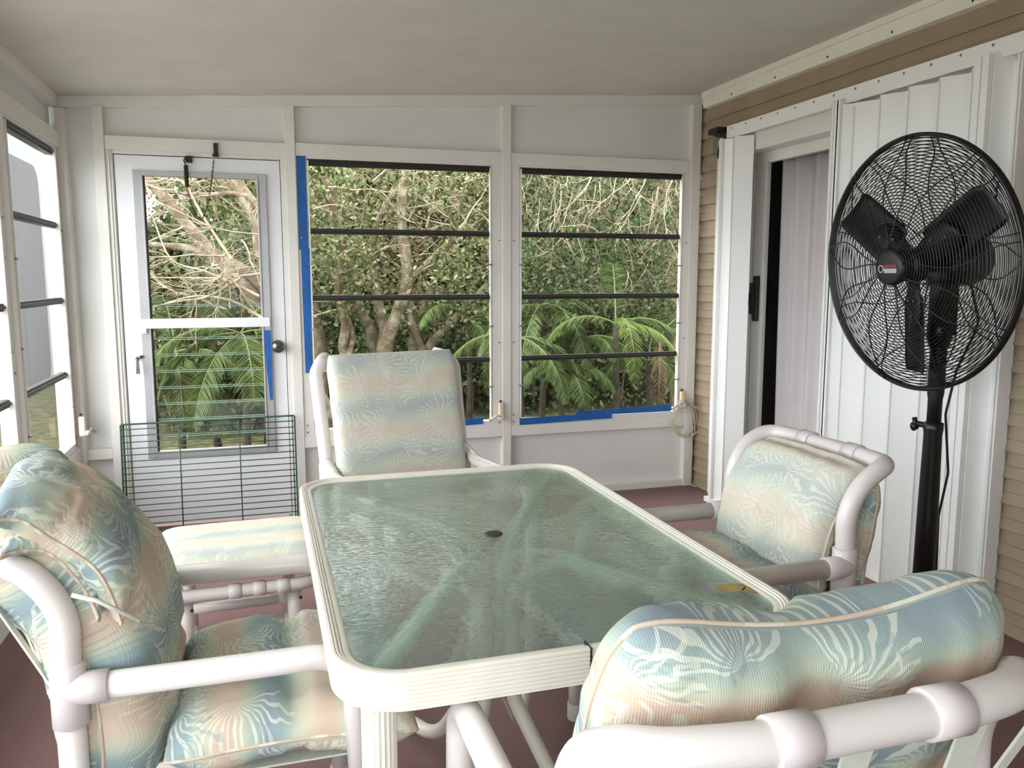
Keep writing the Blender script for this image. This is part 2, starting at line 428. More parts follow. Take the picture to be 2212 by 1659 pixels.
# left wall
m = MB(); m.box(XL - .06, XL - .02, YF, YB, 0, .44); m.box(XL - .06, XL - .02, YF, YB, 2.02, 2.235); m.box(XL - .06, XL - .02, 4.66, YB + .04, .4, 2.1)
struct(m.build('wall_left', 'white_panel'))
beam(14, [(XL - .06, XL + .03, YF, YB - .03, 1.985, 2.064)])
beam(15, [(XL - .06, XL + .03, YF, YB - .03, .395, .475)])
m = MB(); m.hexa([(XL - .06, YF, 2.185), (XL + .03, YF, 2.185), (XL + .03, YB - .02, 2.185), (XL - .06, YB - .02, 2.185)],
                 [(XL - .06, YF, zc(XL - .06)), (XL + .03, YF, zc(XL + .03)), (XL + .03, YB - .02, zc(XL + .03)), (XL - .06, YB - .02, zc(XL - .06))])
struct(m.build('trim_16', 'white_paint', bevel=.003))
nw = 17
ys = [4.64, 3.66, 2.56, 1.46, .36, -.74]
beam(nw, [(XL - .06, XL + .015, 4.60, 4.66, .475, 2.0)]); nw += 1
for i in range(len(ys) - 1):
    y1, y0 = ys[i], ys[i + 1]
    vinyl_window(3 + i, y0 + .03, y1 - .035, .475, 1.985, left, .035, .05)
    beam(nw, [(XL - .05, XL + .028, y0 - .028, y0 + .03, .475, 1.985)]); nw += 1
beam(nw, [(XL - .06, XL + .015, YF, -.77, .475, 2.0)]); nw += 1
# unseen wall behind the camera, its nearness and single window set for the light
m = MB(); m.box(XL + 1.22, XR, YF - .06, YF - .02, .4, 2.2); m.box(XL, XR, YF - .06, YF - .02, 0, .44); m.box(XL, XR, YF - .06, YF - .02, 2.12, 2.5)
struct(m.build('wall_rear', 'white_panel'))
beam(nw, [(XL, XR, YF - .06, YF + .01, .41, .475), (XL, XR, YF - .06, YF + .01, 2.1, 2.16), (XL - .05, XL + .05, YF - .06, YF + .01, 0, 2.2), (XR - .06, XR + .05, YF - .06, YF + .01, 0, 2.45)]); nw += 1
for i in range(1): vinyl_window(8 + i, XL + .05 + i * 1.17, XL + .05 + (i + 1) * 1.17, .475, 2.1, rear)

# right wall: lapped vinyl siding around the door and shutters
def siding(m, y0, y1, z0, z1):
    z = z0
    prof = []
    while z < z1 - 1e-4:
        zt = min(z + .1, z1)
        prof += [(XR - .004, z), (XR - .006, z + .004), (XR + .004, z + (zt - z) * .45), (XR + .001, z + (zt - z) * .5), (XR + .011, zt)]
        z = zt
    vs_ = [(x, y0, zz) for x, zz in prof] + [(x, y1, zz) for x, zz in prof]
    n = len(prof)
    fs = [(i, i + 1, n + i + 1, n + i) for i in range(n - 1)]
    o = len(vs_); vs_ += [(XR + .05, y0, z0), (XR + .05, y0, z1), (XR + .05, y1, z0), (XR + .05, y1, z1)]
    fs += [(o, o + 1, o + 3, o + 2), (0, n, o + 2, o), (n - 1, 2 * n - 1, o + 3, o + 1)]
    fs += [tuple(list(range(n)) + [o + 1, o]), tuple(list(range(n, 2 * n)) + [o + 3, o + 2])]
    m.add(vs_, fs)
m = MB()
siding(m, 4.46, YB + .1, 0, 2.2); siding(m, YF, 2.36, 0, 2.2); siding(m, YF, YB + .1, 2.2, 2.42)
m.box(XR + .01, XR + .05, 2.36, 3.30, 0, 2.2)
struct(m.build('wall_right', 'siding_vinyl', fixn=True))
m = MB()
m.box(XR - .035, XR + .02, YF, 4.62, 2.375, 2.45)
m.box(XR - .05, XR + .02, YF, 4.62, 2.437, zc(XR - .05) + .004)
m.box(XR - .038, XR - .033, YF, 4.62, 2.425, 2.437)
tr = struct(m.build('trim_%d' % nw, 'fascia_paint', bevel=.002)); nw += 1
for k in range(7):
    s = MB(); s.lathe((XR - .034, 4.3 - k * .42, 2.395), (-1, 0, 0), [(0, .006), (.003, .005)], 10); s.build('screw', 'dark_vinyl', tr)

# sliding glass door
XD = 2.76
dr = MB()
dr.box(XD + .0, XD + .04, 4.15, 4.32, 0, 2.13); dr.box(XD - .012, XD + .0, 4.21, 4.225, 0, 2.1); dr.box(XR - .02, XD + .05, 4.30, 4.46, 0, 2.13)           # far jamb
dr.box(XR - .02, XD + .05, 2.40, 4.46, 2.05, 2.16)        # head
dr.box(XR + .01, XD + .05, 2.40, 4.46, 0, .03)             # threshold
dr.box(XR + .02, XD + .05, 2.36, 2.45, 0, 2.13)
door = struct(dr.build('door_1', 'white_paint', bevel=.004))
st = MB(); st.box(XD - .01, XD + .025, 4.10, 4.155, .03, 2.05); st.box(XD - .01, XD + .025, 3.2, 3.25, .03, 2.05)
st.box(XD - .01, XD + .025, 3.25, 4.10, 1.99, 2.05); st.box(XD - .01, XD + .025, 3.25, 4.10, .03, .09)
st.build('sliding_sash', 'white_paint', door, bevel=.003)
st = MB(); st.box(XD + .004, XD + .010, 3.25, 4.10, .09, 1.99); st.build('pane', 'door_glass', door)
st = MB(); st.box(XD + .03, XD + .036, 2.45, 3.3, .03, 2.05); st.build('pane', 'door_glass', door)
h = MB(); h.box(XD - .04, XD - .010, 4.115, 4.145, 1.10, 1.36); h.box(XD - .052, XD - .012, 4.125, 4.16, 1.14, 1.32)
h.box(XD - .055, XD - .01, 4.14, 4.175, 1.19, 1.26)
h.build('door_handle', 'black_plastic', door, bevel=.004)
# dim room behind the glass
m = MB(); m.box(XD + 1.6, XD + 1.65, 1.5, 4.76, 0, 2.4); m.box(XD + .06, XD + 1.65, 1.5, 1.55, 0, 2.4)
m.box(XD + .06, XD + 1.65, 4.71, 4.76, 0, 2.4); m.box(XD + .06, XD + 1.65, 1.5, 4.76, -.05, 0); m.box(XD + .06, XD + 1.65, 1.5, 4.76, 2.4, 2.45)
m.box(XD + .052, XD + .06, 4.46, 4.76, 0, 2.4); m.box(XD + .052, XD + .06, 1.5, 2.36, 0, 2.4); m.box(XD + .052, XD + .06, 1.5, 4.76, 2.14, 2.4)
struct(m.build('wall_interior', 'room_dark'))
# curtain
m = MB(); n = 130; vs_ = []; 
for j, z in enumerate((.04, .5, 1.0, 1.5, 2.03)):
    for i in range(n):
        y = 2.55 + (4.02 - 2.55) * i / (n - 1) + (.012 * j if i > n - 20 else 0)
        vs_.append((XD + .10 + .022 * math.sin(i * .62 + .15 * j) + .01 * math.sin(i * .23 + j * .3), y, z))
m.add(vs_, [(j * n + i, j * n + i + 1, (j + 1) * n + i + 1, (j + 1) * n + i) for j in range(4) for i in range(n - 1)], True)
o = m.build('curtain', 'sheer_cloth'); sm_ = o.modifiers.new('t', 'SOLIDIFY'); sm_.thickness = .0015
tag(o, 'sheer white curtain hanging in folds behind the sliding door glass', 'curtain')

# accordion shutter: track + folded blades
sh = empty('accordion_shutter', (XR, 3.3, 0)); tag(sh, 'white accordion storm shutter folded beside the sliding glass door', 'shutter')
def L_(p): return (p[0] - XR, p[1] - 3.3, p[2])
def mbl(): return MB()
m = MB(); m.box(-.075, -.005, -3.0, .95, 2.165, 2.205); m.box(-.09, -.075, -3.0, .95, 2.135, 2.205); m.box(-.008, .0, -3.0, .95, 2.14, 2.2)
tk = m.build('top_track', 'shutter_metal', sh, bevel=.002)
for k in range(14):
    s = MB(); s.lathe((-.09, .9 - k * .145, 2.188), (-1, 0, 0), [(0, .006), (.002, .005)], 8); s.build('screw', 'screw_head', tk)
m = MB(); m.box(-.085, -.01, -.97, .74, 0, .02); m.build('bottom_track', 'shutter_metal', sh)
def blade(m, x0, y0, x1, y1, z0=.02, z1=2.135, t=.0035):
    d = Vector((y0 - y1, x1 - x0, 0)).normalized() * t
    a, b = Vector((x0, y0, 0)), Vector((x1, y1, 0))
    q = [a - d, b - d, b + d, a + d]
    m.hexa([(p.x, p.y, z0) for p in q], [(p.x, p.y, z1) for p in q])
for tip in (-.145, -.305, -.465, -.625, -.78):
    m = MB(); blade(m, -.02, tip - .15, -.112, tip, z1=2.12); blade(m, -.112, tip, -.02, tip + .012, z1=2.12)
    m.box(-.121, -.108, tip - .005, tip + .006, .02, 2.105)
    m.build('blade', 'shutter_metal', sh)
m = MB(); blade(m, -.112, -.052, -.03, -.135, z1=2.13); m.build('blade', 'shutter_metal', sh)
m = MB()
m.box(-.125, -.03, -.052, -.040, .02, 2.15); m.box(-.125, -.113, -.062, -.002, .02, 2.15); m.box(-.125, -.095, -.008, .0, .02, 2.15); m.box(-.135, -.125, -.03, -.018, .02, 2.15)
m.build('lead_post', 'shutter_metal', sh, bevel=.002)
m = MB(); m.box(-.105, -.012, -.86, -.80, .02, 2.15); m.box(-.13, -.105, -.865, -.835, .02, 2.15); m.box(-.125, -.105, -.825, -.795, .02, 2.15)
m.build('lead_post', 'shutter_metal', sh, bevel=.002)
m = MB(); blade(m, -.11, -.87, -.02, -.90, z1=2.15); blade(m, -.02, -.90, -.07, -.935, z1=2.15); m.build('blade', 'shutter_metal', sh)
m = MB(); m.box(-.06, .0, -.945, -.925, .02, 2.16); m.build('end_post', 'shutter_metal', sh)
sh2 = empty('accordion_shutter', (XR, 4.20, 0)); tag(sh2, 'narrow white accordion shutter stack between corner siding and the sliding door', 'shutter')
m = MB(); m.box(-.12, -.095, .04, .075, .0, 2.135); m.box(-.135, -.12, .03, .04, 0, 2.135); m.box(-.10, -.01, .065, .078, 0, 2.135); m.build('lead_post', 'shutter_metal', sh2, bevel=.002)
for a in ((-.115, .035, -.07, -.03), (-.07, -.03, -.115, -.075), (-.115, -.075, -.03, -.14)):
    m = MB(); blade(m, *a, z0=.01, z1=2.13); m.build('blade', 'shutter_metal', sh2)
m = MB()
for x, y in ((-.07, -.03), (-.117, -.075), (-.12, .03)): m.tube([(x, y, .01), (x, y, 2.13)], .005, 8)
m.build('hinge_rib', 'shutter_metal', sh2)
m = MB(); m.box(-.13, -.0, -.02, .11, 0, .03); m.build('foot_plate', 'shutter_metal', sh2, bevel=.003)
s = MB(); s.lathe((-.097, -.052, 1.13), (-1, -.4, 0), [(0, .007), (.004, .006)], 10); s.build('screw', 'dark_vinyl', sh2)

# ================================================================ entry door in the back wall
m = MB()
Y0 = YB - .005
m.box(-.725, -.690, Y0 - .012, YB + .03, 0, 1.995); m.box(.128, .155, Y0 - .012, YB + .03, 0, 1.995); m.box(-.690, .128, Y0 - .012, YB + .03, 1.975, 1.995)
m.box(.11, .155, YB + .03, YB + .045, 0, 1.995); m.box(-.72, -.67, YB + .03, YB + .045, 0, 1.995); m.box(-.69, .13, YB + .03, YB + .045, 1.95, 1.995)
m.box(-.712, -.706, Y0 - .02, Y0 - .012, 0, 1.995)
m.box(-.698, -.694, Y0 - .018, Y0 - .012, 0, 1.995)
d2 = struct(m.build('door_2', 'white_paint', bevel=.002))
m = MB()
m.box(-.686, -.60, Y0 - .006, YB + .03, .02, 1.97); m.box(.05, .124, Y0 - .006, YB + .03, .02, 1.97)
m.box(-.60, .05, Y0 - .006, YB + .03, 1.89, 1.97); m.box(-.60, .05, Y0 - .006, YB + .03, .02, .395)
sl = m.build('door_slab', 'door_paint', d2)
m = MB()
for (a0, a1, c0, c1) in ((-.604, -.565, .39, 1.895), (.012, .052, .39, 1.895)): m.box(a0, a1, Y0 - .022, Y0 + .02, c0, c1)
m.box(-.565, .012, Y0 - .022, Y0 + .02, .39, .425); m.box(-.565, .012, Y0 - .022, Y0 + .02, 1.868, 1.895)
m.box(-.565, -.555, Y0 - .028, Y0 + .02, .425, 1.868); m.box(.002, .012, Y0 - .028, Y0 + .02, .425, 1.868)
fr = m.build('window_frame', 'aluminium', d2, bevel=.002)
m = MB(); m.box(-.612, .045, Y0 - .04, Y0 - .02, 1.085, 1.135); m.box(-.606, -.575, Y0 - .045, Y0 - .02, 1.06, 1.085); m.build('mid_rail', 'door_paint', fr, bevel=.002)
m = MB(); m.box(-.555, -.548, Y0 - .012, Y0 + .01, .425, 1.868); m.build('weather_strip', 'dark_vinyl', fr)
m = MB(); m.box(-.555, .002, Y0 + .010, Y0 + .013, 1.135, 1.868); m.build('pane', 'door_glass', fr)
lou = MB(); edge = MB(); lines = MB()
z = .50
while z < 1.30:
    lou.hexa([(-.55, Y0 + .016, z), (0, Y0 + .016, z), (0, Y0 + .034, z + .095), (-.55, Y0 + .034, z + .095)],
             [(-.55, Y0 + .020, z), (0, Y0 + .020, z), (0, Y0 + .038, z + .095), (-.55, Y0 + .038, z + .095)])
    if z < 1.25:
        edge.box(-.55, 0, Y0 + .013, Y0 + .019, z - .004, z - .001); edge.box(-.55, 0, Y0 + .013, Y0 + .019, z + .006, z + .008)
    z += .0875
lou.build('louvre_glass', 'door_glass', fr); edge.build('louvre_edge', 'glass_edge', fr)
m = MB(); m.lathe((.083, Y0 - .006, .975), (0, -1, 0), [(0, .034), (.006, .034), (.012, .018), (.03, .016), (.036, .028), (.05, .034), (.062, .03), (.068, .016), (.07, .012)], 28)
m.build('door_knob', 'knob_metal', d2)
m = MB(); m.lathe((.083, Y0 - .074, .975), (0, -1, 0), [(0, .011), (.005, .010)], 20); m.box(.0805, .0855, Y0 - .083, Y0 - .078, .966, .984)
m.build('lock_button', 'black_metal', d2)
m = MB(); m.tube([(-.63, Y0 - .006, .93), (-.63, Y0 - .035, .93), (-.625, Y0 - .045, .915)], .007, 10); m.hexa([(-.636, Y0 - .05, .85), (-.616, Y0 - .05, .85), (-.616, Y0 - .044, .85), (-.636, Y0 - .044, .85)], [(-.632, Y0 - .05, .92), (-.620, Y0 - .05, .92), (-.620, Y0 - .042, .92), (-.632, Y0 - .042, .92)])
m.tube([(-.63, Y0 - .03, .93), (-.60, Y0 - .03, .94)], .008, 10)
m.build('louvre_crank', 'knob_metal', d2)

# storm chain and spring
ch = empty('door_chain', (-.25, Y0, 1.9)); tag(ch, 'rusty black chain and closer spring hanging at the top of the entry door', 'chain')
def cb(m, *b): m.box(b[0] + .25, b[1] + .25, b[2] - Y0, b[3] - Y0, b[4] - 1.9, b[5] - 1.9)
def cp(p): return (p[0] + .25, p[1] - Y0, p[2] - 1.9)
m = MB(); cb(m, -.345, -.312, Y0 - .034, Y0 - .006, 1.942, 1.975); m.build('bracket', 'rusty_metal', ch, bevel=.003)
m = MB(); cb(m, -.205, -.183, Y0 - .036, Y0 - .016, 1.985, 2.045); cb(m, -.212, -.18, Y0 - .04, Y0 - .02, 1.975, 1.99); m.build('bracket', 'rusty_metal', ch, bevel=.003)
m = MB(); m.tube([cp((-.345, Y0 - .03, 1.965)), cp((-.352, Y0 - .035, 1.95)), cp((-.345, Y0 - .04, 1.93)), cp((-.345, Y0 - .04, 1.925))], .0035, 8)
hx = []
for k in range(150):
    a = k * .75; hx.append(cp((-.343 + .0085 * math.cos(a), Y0 - .04 + .0085 * math.sin(a), 1.925 - .11 * k / 150)))
m.tube(hx, .0032, 6); m.build('spring', 'rusty_metal', ch)
m = MB()
A = Vector((-.343, Y0 - .04, 1.815)); B = Vector((-.205, Y0 - .035, 1.965)); pts = []
N_ = 46
import bisect
for k in range(N_ + 1):
    t = k / N_
    x = A.x + (B.x - A.x) * t; 
    zz = A.z + (B.z - A.z) * t - .92 * (.25 - (t - .5) ** 2) * 1.0
    pts.append(Vector((x, Y0 - .04, zz)))
# evenly spaced links
seg = [0]
for a_, b_ in zip(pts, pts[1:]): seg.append(seg[-1] + (b_ - a_).length)
def along(s_):
    i = min(max(bisect.bisect(seg, s_) - 1, 0), len(pts) - 2); u = (s_ - seg[i]) / (seg[i + 1] - seg[i])
    return pts[i].lerp(pts[i + 1], u), (pts[i + 1] - pts[i]).normalized()
k = 0; s_ = 0
while s_ < seg[-1]:
    p, t = along(s_); sd = Vector((0, 1, 0)) if k % 2 else t.cross(Vector((0, 1, 0)))
    ring = [cp(p + t * .0065 * math.cos(a) + sd * .0038 * math.sin(a)) for a in [2 * PI * q / 10 for q in range(10)]]
    m.tube(ring, .0019, 5, closed=True); s_ += .0115; k += 1
m.build('chain_links', 'rusty_metal', ch)

# painter's tape
def tape(name, lab, quads, y):
    m = MB()
    for q in quads:   # list of (x,z) loops
        n = len(q); v = [(x, y, z) for x, z in q] + [(x, y + .0012, z) for x, z in q]
        m.add(v, [tuple(range(n)), tuple(range(2 * n - 1, n - 1, -1))] + [(i, (i + 1) % n, n + (i + 1) % n, n + i) for i in range(n)])
    o = m.build(name, 'blue_tape'); tag(o, lab, 'tape'); return o
tape('painter_tape', 'long vertical strip of blue tape on the left edge of the middle window',
     [[(.212, 2.0), (.260, 2.0), (.262, 1.55), (.262, 1.50), (.213, 1.50)]], YB - .0235)
tape('painter_tape', 'second length of blue tape continuing down beside the middle window', [[(.221, 1.512), (.268, 1.512), (.266, 1.2), (.262, .822), (.225, .822), (.222, 1.2)]], YB - .0255)
tape('painter_tape', 'tapering strip of blue tape on the entry door window frame beside the knob', [[(.010, 1.065), (.046, 1.065), (.047, .9), (.044, .68), (.030, .68), (.018, .86)]], Y0 - .031)
tape('painter_tape', 'short blue tape piece left of the crank under the middle window', [[(1.02, .512), (1.245, .520), (1.245, .483), (1.02, .475)]], YB - .029)
tape('painter_tape', 'left blue tape strip along the sill of the right-hand window', [[(1.475, .505), (1.96, .512), (2.08, .514), (2.08, .474), (1.475, .464)]], YB - .0285)
tape('painter_tape', 'blue tape strip overlapping at the right end of the right-hand window sill', [[(1.84, .530), (2.49, .545), (2.49, .500), (2.08, .500), (2.08, .478), (1.84, .474)]], YB - .0305)

# window cranks
def crank(loc, rz, lab, flip=1):
    r = empty('window_crank', loc, rz); tag(r, lab, 'crank')
    m = MB(); m.box(-.014, .014, -.03, .0, -.05, .05); m.build('housing', 'beige_plastic', r, bevel=.006)
    m = MB(); m.lathe((0, -.03, -.035), (0, -1, 0), [(0, .016), (.012, .014), (.02, .008)], 14)
    m.tube(fillet([(0, -.042, -.035), (-.03 * flip, -.05, -.015), (-.085 * flip, -.052, -.045)], .01), .006, 8); m.lathe((-.085 * flip, -.045, -.045), (0, -1, 0), [(0, .008), (.018, .009), (.02, .004)], 12)
    m.build('handle', 'pvc_fitting', r)
    m = MB(); m.lathe((0, -.01, .055), (0, 0, 1), [(0, .007), (.008, .008), (.012, .004)], 10); m.build('screw', 'rusty_metal', r)
    return r
crank((1.352, YB - .028, .555), 0, 'beige window crank on the post between the two large windows')
crank((2.562, YB - .028, .575), 0, 'beige window crank half hidden behind the coiled cord in the corner')
crank((-.905, YB - .13, .60), PI / 2 , 'beige window crank with long white handle in the left corner', -1)
crank((XL + .03, 3.63, .62), PI / 2, 'beige window crank low on the left window behind the pillow')

# coiled cord
m = MB(); random.seed(4); pts = []
cx, cz = 2.59, .455
for k in range(150):
    a = k * 2 * PI / 36 + 1.4
    lo = k // 36
    rx = (.085, .10, .075, .11, .09)[lo]; rz_ = (.115, .10, .125, .10, .12)[lo]
    pts.append((cx + (-.01, .02, -.02, .01, 0)[lo] + rx * math.cos(a), YB - .045 - .003 * lo - .006 * math.sin(k * .3), cz - .02 * (lo % 2) + rz_ * math.sin(a)))
m.tube(pts, .0038, 7)
m.tube(fillet([(2.555, YB - .05, .57), (2.60, YB - .055, .54), (2.635, YB - .055, .40), (2.64, YB - .05, .2), (2.62, YB - .05, .06), (2.64, YB - .06, .006), (2.655, YB - .09, .006)], .04), .0038, 7)
m.tube(fillet([(2.50, YB - .06, .50), (2.56, YB - .065, .56), (2.64, YB - .06, .5), (2.655, YB - .055, .34), (2.60, YB - .06, .31)], .04), .0035, 7)
o = m.build('coiled_cord', 'rope_fibre'); tag(o, 'coiled pale cord hanging from the corner window crank down to the floor', 'cord')

# porch wall lamp, mostly behind the shutter
lp = empty('wall_lamp', (XR, 4.27, 2.15)); tag(lp, 'small black wall lamp with clear glass jar above the narrow shutter stack', 'lamp')
m = MB(); m.box(-.13, -.10, -.02, .03, -.0, .03); m.box(-.14, -.006, -.005, .10, .02, .055); m.box(-.02, -.0, -.02, .09, -.03, .06); m.build('bracket', 'black_metal', lp, bevel=.004)
m = MB(); m.lathe((-.09, .055, -.105), (0, 0, 1), [(0, .02), (.01, .034), (.09, .036), (.11, .026), (.125, .026)], 20); m.build('glass_jar', 'lamp_glass', lp)

# ================================================================ green wire panel
gp = empty('wire_panel', (-.285, 4.60, 0)); tag(gp, 'dark green wire crate panel leaning against the lower half of the entry door', 'wire panel')
gp.rotation_euler = (math.radians(-5), 0, 0)
W2, HH = .44, .585
gp.location = (-.285, 4.575, 0.004)
m = MB(); m.tube(fillet([(-W2, 0, .004), (-W2, 0, HH), (W2, 0, HH + .006), (W2, 0, .004)], .008, 4, True), .0045, 8, closed=True); m.tube([(-W2 + .012, .012, .004), (-W2 + .012, .012, HH)], .0045, 8)
m.tube([(W2 - .012, .012, .004), (W2 - .012, .012, HH)], .003, 8); m.build('border_frame', 'green_wire', gp)
for k in range(17):
    z = .02 + k * (HH - .03) / 16.5
    m = MB(); m.tube([(-W2, 0, z), (W2, 0, z + .003)], .0026, 6); m.build('horizontal_bar', 'green_wire', gp)
for x in (-.155, .148):
    m = MB(); m.tube([(x, -.005, .0), (x, -.005, HH)], .003, 6); m.build('upright_bar', 'green_wire', gp)

# ================================================================ table
TX0, TX1, TY0, TY1, TZ = .09, .985, 1.235, 2.60, .71
tb = empty('patio_table', ((TX0 + TX1) / 2, (TY0 + TY1) / 2, 0)); tag(tb, 'white framed patio dining table with textured glass top in the middle', 'table')
hw, hl = (TX1 - TX0) / 2, (TY1 - TY0) / 2
def rrect(hw, hl, r, z, seg=12):
    out = []
    for cx_, cy_, a0 in ((hw - r, hl - r, 0), (-hw + r, hl - r, PI / 2), (-hw + r, -hl + r, PI), (hw - r, -hl + r, 3 * PI / 2)):
        for k in range(seg + 1):
            a = a0 + PI / 2 * k / seg; out.append((cx_ + r * math.cos(a), cy_ + r * math.sin(a), z))
    return out
# rim: ribbed extruded profile swept round
prof = [(.036, 0.000), (.030, .004), (.022, .004), (.020, .0065), (.016, .0065), (.014, .009), (.010, .009), (.008, .0105), (.003, .010), (.0, .007)]
z = .004
while z > -.05:
    prof += [(0, z), (.0014, z - .0015), (.0014, z - .0035), (0, z - .005)]; z -= .0075
prof += [(.004, -.056), (.034, -.056), (.036, -.004)]
m = MB(); loops = [rrect(hw - d, hl - d, .125 - d, TZ + zz) for d, zz in prof]; n = len(loops[0]); vs_ = [p for l in loops for p in l]; K = len(loops)
m.add(vs_, [(i * n + k, i * n + (k + 1) % n, ((i + 1) % K) * n + (k + 1) % n, ((i + 1) % K) * n + k) for i in range(K) for k in range(n)], True)
rim = m.build('rim', 'table_white', tb)
md = rim.modifiers.new('e', 'EDGE_SPLIT'); md.split_angle = .6
m = MB(); m.box(-.0195, -.0165, -hl - .0012, -hl + .03, TZ - .054, TZ + .0105); m.build('joint_seam', 'dark_vinyl', tb)
m = MB(); top = rrect(hw - .03, hl - .03, .1, TZ + .001, 10); n = len(top)
hole = [(.022 * math.cos(2 * PI * k / n + PI / 4 * 0), .022 * math.sin(2 * PI * k / n), TZ + .001) for k in range(n)]
vs_ = top + hole + [(x, y, z - .006) for x, y, z in top] + [(x, y, z - .006) for x, y, z in hole]
fs = []
for k in range(n):
    k2 = (k + 1) % n
    fs += [(k, k2, n + k2, n + k), (2 * n + k, 3 * n + k, 3 * n + k2, 2 * n + k2), (k, 2 * n + k, 2 * n + k2, k2), (n + k, n + k2, 3 * n + k2, 3 * n + k)]
m.add(vs_, fs); gl = m.build('glass_top', 'table_glass', tb)
m = MB(); m.lathe((0, 0, TZ - .012), (0, 0, 1), [(0, .019), (.0135, .0215), (.0145, .024), (.0145, .016)], 28); m.build('umbrella_hole_cap', 'dark_vinyl', tb)
m = MB()
for (x, y, rx, ry) in ((.375, -.49, .034, .022), (.42, -.515, .03, .02)):
    ring = [(x + rx * math.cos(a) * (1 + .1 * math.sin(3 * a)), y + ry * math.sin(a), TZ + .0014) for a in [2 * PI * q / 30 for q in range(30)]]
    m.add(ring, [tuple(range(30))])
m.build('stain', 'mat_stain', tb)
for sx in (-1, 1):
    for sy in (-1, 1):
        m = MB(); lx, ly = sx * (hw - (.075 if sx < 0 else .135)), sy * (hl - .075)
        N_ = 40; ring = []
        for zz in (0.0, TZ - .056):
            for q in range(N_):
                a = 2 * PI * q / N_; rr = .034 + .0012 * (1 if q % 2 else -1)
                ring.append((lx + rr * math.cos(a) * .85, ly + rr * math.sin(a) * .85, zz))
        m.add(ring, [(q, (q + 1) % N_, N_ + (q + 1) % N_, N_ + q) for q in range(N_)] + [tuple(range(N_))[::-1], tuple(range(N_, 2 * N_))])
        lg = m.build('leg', 'table_white', tb)
        m = MB(); pth = fillet([(sx * (hw - .07), sy * (hl - .07), TZ - .03), (sx * .12, sy * .15, TZ - .03), (sx * .035, sy * .045, TZ - .12), (sx * .035, sy * .045, .30), (sx * .12, sy * .15, .10), (lx - sx * .02, ly - sy * .02, .10)], .12, 10)
        m.tube(pth, .019, 14); m.build('brace', 'table_white', tb)
for xx in (-.035, .035):
    m = MB(); m.lathe((xx, .06, .36), (0, -1, 0), [(0, .006), (.122, .006), (.1225, .009), (.126, .008)], 10); m.build('bolt', 'dark_vinyl', tb)

